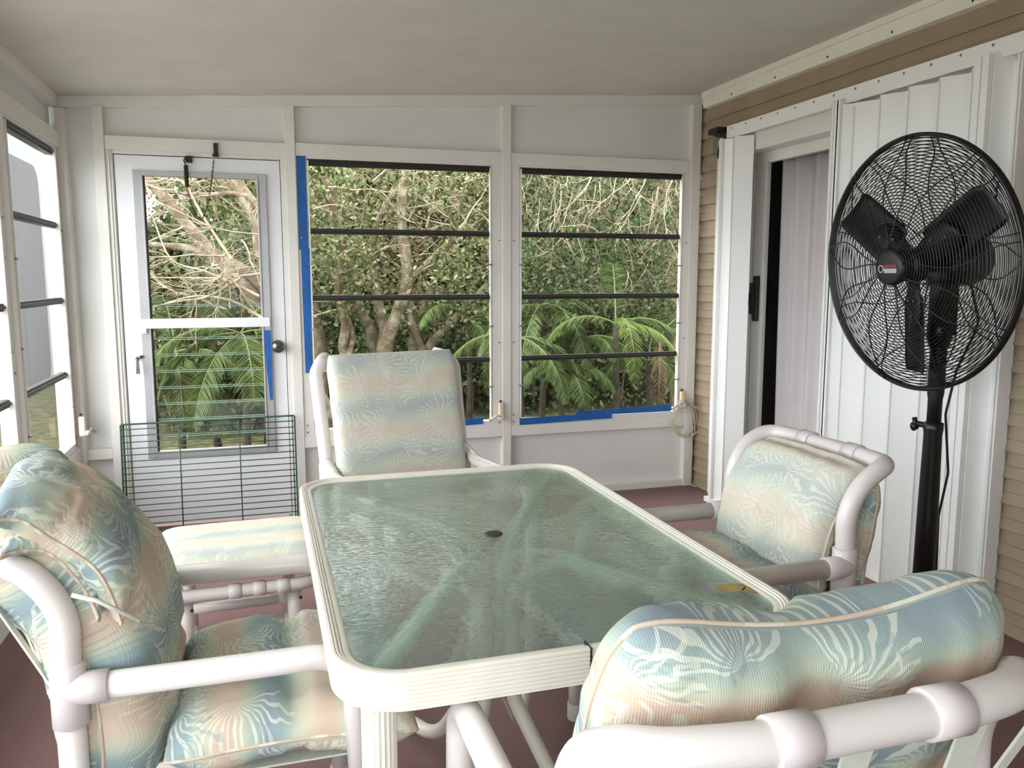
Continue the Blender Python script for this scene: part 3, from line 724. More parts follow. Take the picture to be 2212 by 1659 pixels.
# ================================================================ cushions
def catmull(pts, n):
    P_ = [Vector((p[0], 0, p[1])) for p in pts]; P_ = [P_[0] * 2 - P_[1]] + P_ + [P_[-1] * 2 - P_[-2]]
    out = []; m_ = len(P_) - 3
    for k in range(n):
        t = k / (n - 1) * m_; i = min(int(t), m_ - 1); u = t - i
        a, b, c, d = P_[i:i + 4]
        out.append(.5 * ((2 * b) + (c - a) * u + (2 * a - 5 * b + 4 * c - d) * u * u + (3 * b - a - 3 * c + d) * u ** 3))
    return out
def cushion(name, parent, path, width, thick, creases=(), seed=0, uvo=(0, 0), ex=5.0, wr=.012, flip=1, ns=64, nw_=48, yoff=0, sag=0, pipe=True, lat=(), pinch=0, ears=0, corner=.0, exs=None, taper=0, bleached=False):
    """stuffed cushion: a thick pad following a centre line in the x-z plane.
    creases: (s, depth 0..1, half width) squeezes across the pad; lat: the same along it."""
    cl = catmull(path, ns); Ls = [0]
    for a, b in zip(cl, cl[1:]): Ls.append(Ls[-1] + (b - a).length)
    Lt = Ls[-1]
    def side(sg):
        g = []
        for i in range(ns):
            th = -PI / 2 + PI * i / (ns - 1); s = .5 + .5 * math.copysign(abs(math.sin(th)) ** .8, th)
            # sample the line at s
            q = s * Lt; j = min(max(bisect.bisect(Ls, q) - 1, 0), ns - 2); u = (q - Ls[j]) / (Ls[j + 1] - Ls[j])
            c = cl[j].lerp(cl[j + 1], u)
            tg = (cl[min(j + 2, ns - 1)] - cl[max(j - 1, 0)]).normalized(); nr = Vector((tg.z, 0, -tg.x)) * flip
            b0 = 2 * s - 1
            for k in range(nw_):
                tw = -PI / 2 + PI * k / (nw_ - 1); a = math.copysign(abs(math.sin(tw)) ** .8, tw)
                b = b0; f = max(0., (1 - abs(a) ** ex) * (1 - abs(b) ** (exs or ex))) ** .42
                q2 = min(max(.5 + .5 * b * (1 - corner * abs(a) ** 7), 0), 1) * Lt; j2 = min(max(bisect.bisect(Ls, q2) - 1, 0), ns - 2); c = cl[j2].lerp(cl[j2 + 1], (q2 - Ls[j2]) / (Ls[j2 + 1] - Ls[j2]))
                cz_ = 1
                for (cs, cd, cw) in creases: cz_ *= 1 - cd * math.exp(-((s - cs) / cw) ** 2)
                for (cs, cd, cw) in lat: cz_ *= 1 - cd * math.exp(-((a - cs) / cw) ** 2)
                w_ = 0
                for (cs, cd, cw) in creases:   # gathers running out of each crease
                    w_ += math.exp(-abs(s - cs) / (cw * 3.0)) * (noise.noise((a * 7 + seed, s * 2.0, seed)) + .5 * noise.noise((a * 17, s * 3, seed + 3))) * cd
                w_ += .9 * math.exp(-(1 - abs(b)) / .16) * noise.noise((a * 9 + seed, b * 1.5, 5 + seed)) + .9 * math.exp(-(1 - abs(a)) / .16) * noise.noise((a * 1.5, b * 8 + seed, 9.0))
                w_ += .6 * noise.noise((a * 2.2 + seed, b * 2.2, seed * 1.7)) + .25 * noise.noise((a * 6, b * 6, seed))
                t_ = thick * .5 * f * cz_ * (1 if sg > 0 else .9) + wr * w_ * f
                wid = width * .5 * (1 - taper * (b + 1) / 2) * (1 - pinch * (1 - b * b)) * (1 + ears * (abs(a) * abs(b)) ** 9) * (1 + .02 * noise.noise((b * 3, seed, sg * 0))) * (1 - (.045 + corner) * abs(b) ** 8)
                rr = 1 - .02 * abs(a) ** 10 * 0
                if pinch:
                    kk = (1 - pinch * .7 * (1 - a * a) * abs(b) ** 3); mid = cl[ns // 2]; c = mid + (c - mid) * kk if False else c
                p = c * rr + nr * sg * max(t_, .004 * f) + Vector((0, a * wid + yoff, 0))
                if sag: p.z -= sag * (1 - a * a) * max(0, b)
                g.append((p, (a * wid * 1.0 + uvo[0] + (0 if sg > 0 else .37), s * Lt + uvo[1] + (.0 if sg > 0 else .0) + sg * 0)))
        return g
    A_, B_ = side(1), side(-1)
    m = MB(); m.uv = []
    ids = {}
    vs_ = [g[0] for g in A_]; m.uv = [g[1] for g in A_]; idB = []
    for i in range(ns):
        for k in range(nw_):
            if i in (0, ns - 1) or k in (0, nw_ - 1): idB.append(i * nw_ + k)
            else: idB.append(len(vs_)); vs_.append(B_[i * nw_ + k][0]); m.uv.append(B_[i * nw_ + k][1])
    fs = []
    for i in range(ns - 1):
        for k in range(nw_ - 1):
            a, b, c, d = i * nw_ + k, i * nw_ + k + 1, (i + 1) * nw_ + k + 1, (i + 1) * nw_ + k
            fs.append((a, b, c, d)); fs.append((idB[d], idB[c], idB[b], idB[a]))
    m.add(vs_, fs, True)
    # drop zero-area quads at corners is unnecessary: grid stays valid
    fab = 'bleached_palm_fabric' if bleached else 'palm_fabric'
    o = m.build(name, fab, parent)
    if pipe:
        ring = [vs_[k] for k in range(0, nw_)] + [vs_[i * nw_ + nw_ - 1] for i in range(1, ns)] + [vs_[(ns - 1) * nw_ + k] for k in range(nw_ - 2, -1, -1)] + [vs_[i * nw_] for i in range(ns - 2, 0, -1)]
        rg = [ring[0]]
        for p in ring[1:]:
            if (p - rg[-1]).length > .004: rg.append(p)
        if (rg[-1] - rg[0]).length < .004: rg.pop()
        pm = MB(); pm.tube(rg, .0034, 8, closed=True); pm.uv = [(.3 + (i // 8) * .002, .60) for i in range(len(pm.v))]
        pm.build('piping', fab, o)
    return o

# ================================================================ dining chairs
TR = .0245
def chair(loc, rz, label, back, seat, RW=.262, RZ=.868):
    r = empty('patio_chair', loc, rz)
    tag(r, label, 'chair', None)
    half = [(0, RW, .60), (0, RW, .68), (0, RW, .74), (-.016, RW, .79), (-.045, RW - .004, .832), (-.083, RW - .026, .857), (-.112, RW - .07, RZ - .003), (-.128, RW - .13, RZ), (-.134, RW - .19, RZ)]
    if RW < .28: half = half[:4] + [(-.05, RW, .835), (-.098, RW - .006, .862), (-.132, RW - .028, RZ), (-.146, RW - .075, RZ), (-.148, RW - .14, RZ)]
    xr = half[-1][0]
    line = [Vector((x, -y, z)) for x, y, z in half] + [Vector((xr, 0, RZ))] + [Vector(p) for p in half[::-1]]
    m = MB(); pth = resample(line, 5)
    m.tube(pth, TR, 20); bf = m.build('back_frame', 'pvc', r)
    for y in (-.1, .1):
        m = MB(); m.lathe((xr + .0005, y - .026, RZ), (0, 1, 0), [(0, .0275), (.001, .0295), (.051, .0295), (.052, .0275)], 24); m.build('coupling', 'pvc_fitting', bf)
    for sy in (-1, 1):
        m = MB(); m.tube([(0, sy * RW, .012), (0, sy * RW, .62)], TR, 20)
        lg = m.build('leg', 'pvc', r)
        m = MB(); m.lathe((0, sy * RW, 0), (0, 0, 1), [(0, .027), (.003, .0285), (.05, .0285), (.052, .026)], 20); m.build('foot_cap', 'rubber', lg)
        m = MB(); m.lathe((0, sy * RW, .55), (0, 0, 1), [(0, .027), (.002, .0305), (.115, .0305), (.118, .027)], 24); m.build('tee_fitting', 'pvc_fitting', lg)
        m = MB(); ya = sy * (RW + .012)
        m.tube(fillet([(.03, ya, .622), (.50, ya, .622), (.515, ya, .30)], .075, 10), TR, 20); ar = m.build('armrest', 'pvc', r)
        m = MB(); m.lathe((.068, ya, .622), (-1, 0, 0), [(0, .0265), (.001, .0295), (.03, .0295), (.045, .0290), (.065, .024), (.085, .014), (.10, .003)], 24); m.build('saddle_fitting', 'pvc_fitting', ar)
        m = MB(); m.tube([(.515, ya, .012), (.515, ya, .31)], TR, 20); lg = m.build('leg', 'pvc', r)
        m = MB(); m.lathe((.515, ya, 0), (0, 0, 1), [(0, .027), (.003, .0285), (.05, .0285), (.052, .026)], 20); m.build('foot_cap', 'rubber', lg)
        m = MB(); m.tube([(0, sy * RW, .13), (.515, ya, .13)], .018, 14); m.build('stretcher', 'pvc', r)
    m = MB(); m.tube([(0, -RW, .36), (.515, -RW - .01, .36)], .02, 14); m.tube([(0, RW, .36), (.515, RW + .01, .36)], .02, 14)
    m.tube([(.515, -RW, .36), (.515, RW, .36)], .02, 14); m.tube([(0, -RW, .36), (0, RW, .36)], .02, 14); m.build('seat_frame', 'pvc', r)
    m = MB(); m.tube([(0, -RW, .13), (0, RW, .13)], .018, 14); m.build('stretcher', 'pvc', r)
    m = MB()   # webbing back and seat slings
    for y in (-.16, 0, .16):
        m.hexa([(.012, y - .02, .36), (.012, y + .02, .36), (.016, y + .02, .36), (.016, y - .02, .36)], [(-.134, y - .02, RZ), (-.134, y + .02, RZ), (-.130, y + .02, RZ), (-.130, y - .02, RZ)])
    for y in (-.2, -.12, -.04, .04, .12, .2): m.box(.0, .515, y - .02, y + .02, .378, .382)
    m.build('webbing_strap', 'strap_web', r)
    m = MB()
    for y in (-.235, .235):
        m.hexa([(-.006, y - .008, .55), (-.006, y + .008, .55), (-.002, y + .008, .55), (-.002, y - .008, .55)], [(-.232, y - .008, .845), (-.232, y + .008, .845), (-.228, y + .008, .845), (-.228, y - .008, .845)]) if False else None
    seat(r); back(r)
    return r
# left chair (faces the table, +x)
def back_A(r): cushion('back_cushion', r, [(.03, .36), (.045, .48), (.035, .62), (-.0, .74), (-.09, .85), (-.16, .89)], .50, .235, [(.30, .12, .03)], 3, (0, .05), wr=.02, corner=.05)
def seat_A(r): cushion('seat_cushion', r, [(.15, .445), (.28, .455), (.45, .455), (.63, .43)], .54, .15, [(.5, .5, .035)], 7, (.1, .3), wr=.018, flip=-1, lat=[])
cA = chair((-.355, 1.82, 0), 0, 'white pipe chair left of the table with a thick slumped cushion under a folded pillow', back_A, seat_A)
# strap on the back of the left chair
def brace(r):
    for y in (-.225,):
        m = MB(); a, b = Vector((-.02, y, .58)), Vector((-.155, y, .86))
        m.hexa([a + Vector((-.002, -.009, 0)), a + Vector((.002, -.009, 0)), a + Vector((.002, .009, 0)), a + Vector((-.002, .009, 0))],
               [b + Vector((-.002, -.009, 0)), b + Vector((.002, -.009, 0)), b + Vector((.002, .009, 0)), b + Vector((-.002, .009, 0))])
        m.build('cushion_tie', 'strap_web', r)
brace(cA)
# right chair
def back_R(r):
    cushion('back_cushion', r, [(.045, .50), (.045, .58), (.02, .70), (-.035, .79), (-.108, .858)], .455, .13, [(.93, .3, .05)], 11, (.2, .03), wr=.013, ex=6, corner=.03, bleached=True)
    cushion('cushion_back_flap', r, [(-.055, .46), (-.075, .62), (-.10, .74), (-.115, .83)], .50, .075, [], 12, (.6, .2), wr=.008, ex=6, corner=.03)
def seat_R(r): cushion('seat_cushion', r, [(.0, .49), (.2, .515), (.45, .485), (.68, .43)], .50, .17, [(.66, .35, .04)], 13, (.4, .55), wr=.012, flip=-1, ex=7)
cR = chair((1.40, 1.94, 0), PI, 'white pipe chair right of the table, cushioned back turned to the white shutter', back_R, seat_R)
# near chair
def back_N(r): cushion('back_cushion', r, [(.11, .42), (.10, .56), (.06, .72), (.01, .86), (-.03, .985)], .575, .20, [(.86, .12, .06)], 21, (.05, -.10), yoff=-.022, ex=4.0, exs=6, corner=.09, wr=.022, lat=[(.15, .42, .12)], sag=.045)
def seat_N(r): cushion('seat_cushion', r, [(.03, .44), (.2, .45), (.36, .45), (.48, .43)], .45, .13, [(.5, .45, .04)], 23, (.7, .2), wr=.014, flip=-1, yoff=.03)
cN = chair((.615, .82, 0), PI / 2, 'white pipe chair in the foreground seen from behind with its cushion rising over the rail', back_N, seat_N, .295, .866)
brace(cN)

# folded throw pillow on the left chair
def pillow(path, w, t, loc, rz, lab):
    pr = empty('throw_pillow', loc, rz); tag(pr, lab, 'pillow')
    return pr
tp = empty('throw_pillow', (-.355, 1.82, 0), .14); tag(tp, 'puffy folded palm-print pillow draped over the back of the left chair', 'pillow')
cushion('pillow_body', tp, [(.055, .735), (.02, .825), (-.05, .895), (-.09, .935), (-.14, .945)], .50, .14, [(.12, .15, .04)], 31, (.3, .4), ex=2.6, wr=.022, yoff=-.02, pinch=.10, ears=.14, lat=[(.42, .22, .10)])
cushion('pillow_corner', tp, [(-.24, .90), (-.17, .95), (-.10, .955), (-.04, .93)], .26, .085, [], 51, (.1, .32), ex=2.6, wr=.008, yoff=.15, taper=.85, ns=32, nw_=24)
cushion('pillow_corner', tp, [(-.22, .86), (-.15, .90), (-.09, .905), (-.03, .88)], .26, .07, [], 53, (.4, .32), ex=2.6, wr=.008, yoff=.10, taper=.85, ns=32, nw_=24)
cushion('pillow_fold', tp, [(.02, .75), (-.02, .82), (-.06, .87), (-.12, .885)], .52, .09, [], 37, (.6, .1), ex=2.2, wr=.02, yoff=-.01, pinch=.14, ears=.16)
m = MB()
m.tube(fillet([(-.02, -.285, .80), (.02, -.292, .785), (.085, -.296, .738)], .03), .0045, 6); m.build('tie_string', 'strap_web', tp)

# ================================================================ high back chair
hb = empty('high_back_chair', (.51, 3.22, 0), -PI / 2 + .24); tag(hb, 'white high-back patio chair with smooth palm-print cushion in front of the middle window', 'chair')
# local +x faces the table
for sy in (-1, 1):
    m = MB(); m.tube(fillet([(.0, sy * .292, .45), (-.02, sy * .292, .62), (-.10, sy * .30, .98), (-.125, sy * .27, 1.02), (-.17, sy * .24, 1.03)], [0, .3, .04, .03, 0], 8), .026, 18)
    m.build('back_post', 'pvc', hb)
    m = MB(); m.lathe((-.0, sy * .292, .50), (-.1, 0, 1), [(0, .028), (.002, .033), (.14, .033), (.143, .028)], 22); m.build('tee_fitting', 'pvc_fitting', hb)
    m = MB(); m.tube(fillet([(-.01, sy * .30, .64), (.10, sy * .30, .60), (.50, sy * .30, .60), (.52, sy * .30, .36)], .07), .025, 18); m.build('armrest', 'pvc', hb)
    m = MB(); m.tube([(.0, sy * .292, .10), (.0, sy * .292, .50)], .024, 16); m.build('leg', 'pvc', hb)
    m = MB(); m.tube([(.52, sy * .30, .10), (.52, sy * .30, .37)], .024, 16); m.build('leg', 'pvc', hb)
    m = MB(); m.tube([(-.18, sy * .28, .06), (-.05, sy * .28, .03), (.55, sy * .28, .03), (.66, sy * .28, .06)], .024, 16); m.tube([(0, sy * .28, .03), (0, sy * .277, .12)], .02, 12); m.tube([(.52, sy * .28, .03), (.52, sy * .30, .12)], .02, 12); m.build('rocker_rail', 'pvc', hb)
m = MB(); m.tube([(0, -.292, .38), (0, .292, .38)], .022, 14); m.tube([(.52, -.30, .38), (.52, .30, .38)], .022, 14); m.tube([(-.155, -.25, 1.0), (-.155, .25, 1.0)], .022, 14); m.build('cross_rail', 'pvc', hb)
cushion('back_cushion', hb, [(.07, .46), (.045, .60), (.0, .80), (-.04, .97), (-.06, 1.05)], .54, .095, [], 41, (.25, .11), ex=14, wr=.003, bleached=True)
cushion('seat_cushion', hb, [(.06, .44), (.25, .44), (.45, .44), (.58, .43)], .50, .10, [], 43, (.1, .1), ex=10, wr=.003, flip=-1, bleached=True)

# ================================================================ ottoman
ot = empty('footstool', (-.11, 3.05, 0), .04); tag(ot, 'white pipe footstool with palm-print cushion between the left chair and the table', 'footstool')
cushion('seat_cushion', ot, [(-.235, .365), (-.1, .37), (.1, .37), (.235, .365)], .57, .11, [], 47, (.0, .62), ex=9, wr=.002, flip=-1, bleached=True).rotation_euler = (0, 0, PI / 2)
m = MB(); m.tube(fillet([(-.26, -.2, .285), (.26, -.2, .285), (.26, .2, .285), (-.26, .2, .285)], .07, 8, True), .022, 16, closed=True); tf = m.build('top_frame', 'pvc', ot)
for x in (-.02, .06, .14):
    m = MB(); m.lathe((x - .02, -.2, .285), (1, 0, 0), [(0, .024), (.001, .0265), (.04, .0265), (.041, .024)], 18); m.build('coupling', 'pvc_fitting', tf)
for sx in (-1, 1):
    for sy in (-1, 1):
        m = MB(); m.tube([(sx * .18, sy * .15, .03), (sx * .18, sy * .15, .265)], .024, 16); m.lathe((sx * .18, sy * .15, .245), (0, 0, 1), [(0, .03), (.02, .034), (.035, .02)], 16); lg = m.build('leg', 'pvc', ot)
        m = MB(); m.lathe((sx * .18 + .02, sy * .15 - .028, .225), (0, -1, 0), [(0, .006), (.004, .005)], 10); m.build('bolt', 'rusty_metal', lg)
    m = MB(); m.tube([(sx * .18, -.2, .03), (sx * .18, .2, .03)], .022, 14); m.build('foot_rail', 'pvc', ot)
m = MB(); m.tube([(-.18, .13, .11), (.18, .13, .11)], .02, 14); m.lathe((.14, .13, .11), (1, 0, 0), [(0, .021), (.001, .024), (.04, .024), (.041, .021)], 16); m.build('stretcher', 'pvc', ot)
m = MB(); m.tube([(-.18, -.13, .11), (.18, -.13, .11)], .02, 14); m.build('stretcher', 'pvc', ot)

# ================================================================ pedestal fan
FX, FY, FZ = 2.13, 2.16, 1.39
fan = empty('pedestal_fan', (FX, FY, 0)); tag(fan, 'large black pedestal fan with wire cage standing behind the right-hand chair', 'fan')
m = MB(); m.lathe((0, 0, 0), (0, 0, 1), [(0, .26), (.012, .26), (.03, .22), (.05, .06), (.12, .035)], 40); m.build('base', 'black_metal', fan)
m = MB(); m.lathe((0, 0, .05), (0, 0, 1), [(0, .036), (.5, .033), (.78, .0285), (.80, .031), (.82, .031), (.825, .02)], 24); m.build('outer_pole', 'black_metal', fan)
m = MB(); m.lathe((0, 0, .80), (0, 0, 1), [(0, .0225), (.15, .0225), (.17, .026), (.34, .026), (.42, .030), (.50, .024), (.56, .02)], 24); m.build('inner_pole', 'black_metal', fan)
m = MB(); m.tube([(-.0, .02, .857), (-.01, .065, .857)], .010, 10); m.tube([(-.01, .06, .85), (-.012, .075, .845)], [.010, .016], 10); m.tube([(-.01, .065, .84), (-.012, .072, .878)], .008, 8); m.build('height_knob', 'black_plastic', fan)
m = MB(); m.tube(fillet([(.09, -.02, 1.34), (.13, -.03, 1.2), (.05, -.03, 1.05), (.035, -.012, .9), (.055, -.02, .7), (.037, -.01, .55), (.045, -.01, .3), (.06, -.02, .08), (.2, -.1, .02), (.35, -.2, .008)], .08), .004, 8); m.build('power_cord', 'black_plastic', fan)
hd = empty('fan_head', (0, 0, 0)); hd.parent = fan
# head parts are built around the disc centre, x axis = air direction (-x)
tilt = Matrix.Rotation(math.radians(-5.0), 4, 'Y')
HC = Vector((-.13, 0, FZ))
def hp(x, y, z):   # x towards the room is negative
    return HC + (tilt.to_3x3() @ Vector((x, y, z)))
bpy.data.objects.remove(hd)
class HB(MB):
    def build(s, *a, **k):
        s.v = [tuple(hp(*p)) for p in s.v]; return MB.build(s, *a, **k)
RF = .402
def dome(r, side):   # side -1 front, +1 rear
    t = min(1, r / RF)
    return side * (.085 * (1 - t ** 2.6)) if side < 0 else .02 + .075 * (1 - t ** 3)
m = HB(); m.tube([(0.004, RF * math.cos(a), RF * math.sin(a)) for a in [2 * PI * q / 96 for q in range(96)]], .0065, 8, closed=True)
m.tube([(.018, RF * .998 * math.cos(a), RF * .998 * math.sin(a)) for a in [2 * PI * q / 96 for q in range(96)]], .006, 8, closed=True); m.build('cage_rim', 'black_metal', fan)
for nm, side in (('front_grille', -1), ('rear_grille', 1)):
    m = HB(); r_ = .062
    while r_ < RF - .004:
        x = dome(r_, side); m.tube([(x, r_ * math.cos(a), r_ * math.sin(a)) for a in [2 * PI * q / 64 for q in range(64)]], .0017, 4, closed=True); r_ += .0100
    g = m.build(nm, 'black_metal', fan)
    m = HB(); nr = 9
    for k in range(nr):
        for sgn in (-1, 1):
            pts = []
            a0 = 2 * PI * k / nr + (.17 if side > 0 else 0) + (PI / 2)
            for q in range(15):
                t = q / 14; r_ = .055 + (RF - .055) * t
                a = a0 + sgn * (.03 + .17 * math.sin(min(1, t * 1.15) * PI) ** 1.4 * (1 if side < 0 else 1.3))
                x = dome(r_, side) + (-.002 if side < 0 else .002)
                pts.append((x, r_ * math.cos(a), r_ * math.sin(a)))
            m.tube(pts, .0021, 6)
    m.build('spoke_wires', 'black_metal', g)
m = HB(); m.lathe((-.078, 0, 0), (-1, 0, 0), [(-.012, .058), (.0, .06), (.01, .057), (.014, .046), (.015, .02)], 36); hub = m.build('hub_badge', 'black_plastic', fan)
m = HB(); m.box(-.0945, -.093, -.038, .016, -.018, -.004); bd = m.build('badge_lettering', 'badge_white', hub)
m = HB(); m.box(-.0945, -.093, -.038, .018, -.002, .008); m.build('badge_lettering', 'badge_red', hub)
m = HB(); m.tube([(-.094, .029 + .010 * math.cos(a), -.005 + .011 * math.sin(a)) for a in [2 * PI * q / 20 for q in range(20)]], .0022, 6, closed=True); m.build('badge_ring', 'badge_white', hub)
m = HB(); m.lathe((.0, 0, 0), (1, 0, 0), [(-.03, .03), (-.028, .05), (.02, .058), (.022, .03), (.09, .03)], 30); m.build('blade_hub', 'black_metal', fan)
for k, a in enumerate((-PI / 2 + .0, PI / 6 + .09, PI * 5 / 6 + .0)):
    m = HB(); vs_ = []; nb = 10
    for i in range(nb + 1):
        t = i / nb; r_ = .10 + .25 * t; hwid = .066 if 0 < i < nb else .056
        for j in range(9):
            u = j / 8 * 2 - 1; w_ = u * hwid
            xx = .01 + .36 * w_ + .012 * (1 - u * u)
            vs_.append((xx, r_ * math.cos(a) - w_ * math.sin(a), r_ * math.sin(a) + w_ * math.cos(a)))
    fs = [(i * 9 + j, i * 9 + j + 1, (i + 1) * 9 + j + 1, (i + 1) * 9 + j) for i in range(nb) for j in range(8)]
    m.add(vs_, fs, True); o = m.build('fan_blade', 'black_metal', fan); q = o.modifiers.new('t', 'SOLIDIFY'); q.thickness = .003
    m = HB(); vs_ = []
    for t_, hw_ in ((.03, .028), (.09, .042), (.15, .048), (.19, .038), (.205, .01)):
        for u in (-1, 0, 1):
            w_ = u * hw_; vs_.append((.004 + .34 * w_, t_ * math.cos(a) - w_ * math.sin(a), t_ * math.sin(a) + w_ * math.cos(a)))
    m.add(vs_, [(i * 3 + j, i * 3 + j + 1, (i + 1) * 3 + j + 1, (i + 1) * 3 + j) for i in range(4) for j in range(2)], True)
    o2 = m.build('blade_bracket', 'black_plastic', o); q = o2.modifiers.new('t', 'SOLIDIFY'); q.thickness = .005
    m = HB()
    for t_, u in ((.115, .02), (.115, -.02), (.165, 0)):
        m.lathe((-.003 + .34 * u, t_ * math.cos(a) - u * math.sin(a), t_ * math.sin(a) + u * math.cos(a)), (-1, 0, 0), [(0, .006), (.004, .005)], 8)
    m.build('rivet', 'knob_metal', o2)
m = HB(); m.lathe((.10, 0, 0), (1, 0, 0), [(0, .065), (.01, .085), (.12, .088), (.16, .075), (.185, .04)], 32); m.build('motor_housing', 'black_metal', fan)
m = MB(); m.box(-.03, .045, -.028, .028, 1.16, 1.34); m.lathe((0, 0, 1.12), (0, 0, 1), [(0, .03), (.05, .04), (.08, .04)], 20); m.build('yoke', 'black_metal', fan, bevel=.008)
m = MB(); m.tube([(.06, 0, 1.44), (.06, .0, 1.52)], .009, 10); m.build('oscillation_knob', 'black_plastic', fan)

# ================================================================ OUTSIDE
def P(px, py, Y):
    cy, sy_, cp_, sp_ = math.cos(YAW), math.sin(YAW), math.cos(PITCH), math.sin(PITCH)
    fw = Vector((sy_ * cp_, cy * cp_, -sp_)); rt = Vector((cy, -sy_, 0)); up = rt.cross(fw)
    d = rt * (px - 1106) - up * (py - 829.5) + fw * FPX
    return Vector((0, 0, CH)) + d * (Y / d.y)
GZ = -.35
m = MB(); m.add([(-40, YB + .08, GZ), (40, YB + .08, GZ), (40, 60, GZ), (-40, 60, GZ)], [(0, 1, 2, 3)])
struct(m.build('ground', 'leaf_litter')); m = MB()
m.add([(-40, -40, GZ), (XL - .1, -40, GZ), (XL - .1, YB + .08, GZ), (-40, YB + .08, GZ)], [(0, 1, 2, 3)])
m.add([(XL - .1, -40, GZ), (40, -40, GZ), (40, YF - .1, GZ), (XL - .1, YF - .1, GZ)], [(0, 1, 2, 3)])
struct(m.build('bounce_pavement', 'bounce_concrete'))  # pale ground added left and rear to bounce daylight onto the ceiling
nh = empty('neighboring_building', (-3.2, 12.1, GZ)); tag(nh, 'white building with a tall grey rounded panel seen through the left window', 'building')
m = MB(); m.box(-4, 0, -4, 8, 0, 4.4); m.build('wall', 'neighbour_white', nh, bevel=.02)
m = MB(); 
lp_ = fillet([(0, -3.6, .1), (0, 2.2, .1), (0, 2.2, 3.36), (0, -3.6, 3.36)], .3, 8, True)
n = len(lp_); m.add([(.03, p.y, p.z) for p in lp_] + [(-.01, p.y, p.z) for p in lp_], [tuple(range(n)), tuple(range(2 * n - 1, n - 1, -1))] + [(i, (i + 1) % n, n + (i + 1) % n, n + i) for i in range(n)])
m.build('grey_panel', 'neighbour_grey', nh)

def rnd(a, b): return random.uniform(a, b)
def leaves(m, c, rad, count, size, droop=.3):
    for _ in range(count):
        while True:
            d = Vector((rnd(-1, 1), rnd(-1, 1), rnd(-1, 1)))
            if d.length < 1: break
        p = Vector(c) + Vector((d.x * rad[0], d.y * rad[1], d.z * rad[2]))
        ax = Vector((rnd(-1, 1), rnd(-1, 1), rnd(-1, .6) - droop)).normalized(); sd = ax.orthogonal().normalized()
        sd.rotate(Matrix.Rotation(rnd(0, 6.28), 3, ax)); s_ = size * rnd(.6, 1.4)
        m.v += [tuple(p), tuple(p + ax * s_ * .5 + sd * s_ * .27), tuple(p + ax * s_), tuple(p + ax * s_ * .5 - sd * s_ * .27)]
        o = len(m.v) - 4; m.f.append((o, o + 1, o + 2, o + 3)); m.sm.append(False)
def wander(p, d, L, n, wob, grav=0):
    pts = [Vector(p)]; d = Vector(d).normalized()
    for _ in range(n):
        d = (d + Vector((rnd(-wob, wob), rnd(-wob, wob), rnd(-wob, wob) + grav))).normalized(); pts.append(pts[-1] + d * L / n)
    return pts
def twigs(m, p, d, L, r, depth, wob=.35, grav=0, n=6, kids_=3):
    pts = wander(p, d, L, n, wob, grav)
    m.tube(pts, [r * (1 - .7 * i / n) for i in range(n + 1)], 4 if r < .006 else 6, caps=False)
    if depth:
        for _ in range(kids_):
            i = random.randint(1, n - 1); q = pts[i]
            dd = (pts[i + 1] - pts[i]).normalized() + Vector((rnd(-1, 1), rnd(-1, 1), rnd(-1, 1))) * .8
            twigs(m, q, dd, L * rnd(.4, .7), r * .55, depth - 1, wob, grav, n, kids_)
random.seed(12)
def smooth_px(pxs, Y0_, dY):
    return [P(x, y, Y0_ + dY * i / max(1, len(pxs) - 1)) for i, (x, y) in enumerate(pxs)]
# --- the many-stemmed tree outside the middle window
t1 = empty('multi_stem_tree', (2.15, 8.2, GZ)); tag(t1, 'pale lichen-covered tree with many fanning stems outside the middle window', 'tree')
base = Vector((2.15, 8.2, GZ))
def stem(root, pxs, Y, dY, r0, r1, mt='lichen_bark', name='stem', tobase=True, loc=None):
    pts = smooth_px(pxs, Y, dY)
    if tobase: pts = [Vector((pts[0].x * .3 + base.x * .7, base.y, GZ - .05))] + pts
    pts = resample(pts, 5); n = len(pts); off = root.location
    m = MB(); rs = [max(.004, (r0 + (r1 - r0) * i / (n - 1)) * (1 + .1 * math.sin(i * 1.7))) for i in range(n)]
    m.tube([p - off for p in pts], rs, 10, caps=False); return m.build(name, mt, root)
for pxs, r0, r1 in (
    ([(700, 960), (692, 860), (690, 760), (672, 655), (650, 560), (640, 420)], .10, .05),
    ([(830, 790), (800, 710), (778, 670), (750, 560), (700, 430)], .075, .035),
    ([(843, 800), (838, 735), (862, 668), (880, 600), (868, 484), (873, 340)], .085, .045),
    ([(835, 790), (830, 719), (818, 650), (803, 560), (816, 480), (860, 400)], .065, .03),
    ([(898, 800), (899, 712), (922, 650), (965, 540), (1010, 480)], .055, .03),
    ([(905, 800), (925, 752), (965, 705), (1015, 655), (1065, 600), (1120, 500)], .06, .03),
    ([(760, 800), (745, 700), (730, 620), (740, 500), (700, 380)], .05, .03),
    ([(890, 700), (880, 620), (915, 575), (975, 520), (1050, 470)], .045, .02),
    ([(770, 800), (760, 720), (720, 600), (690, 520)], .04, .02)):
    stem(t1, pxs, 8.2 + rnd(-.25, .35), rnd(-.4, .5), r0, r1)
m = MB()
for _ in range(46):
    p = P(rnd(650, 1080), rnd(330, 680), rnd(7.6, 8.8)) - t1.location
    twigs(m, p, (rnd(-1, 1), rnd(-.5, .5), rnd(-.3, .8)), rnd(.4, 1.0), rnd(.006, .012), 2, .3)
tw = m.build('twigs', 'pale_twig', t1, fixn=False); tw['kind'] = 'stuff'
m = MB()
for _ in range(90):
    px, py = rnd(640, 1090), rnd(320, 690)
    if py > 640 and px < 950 and random.random() < .6: continue
    leaves(m, P(px, py, rnd(7.5, 8.9)) - t1.location, (rnd(.15, .4),) * 3, 110, .05)
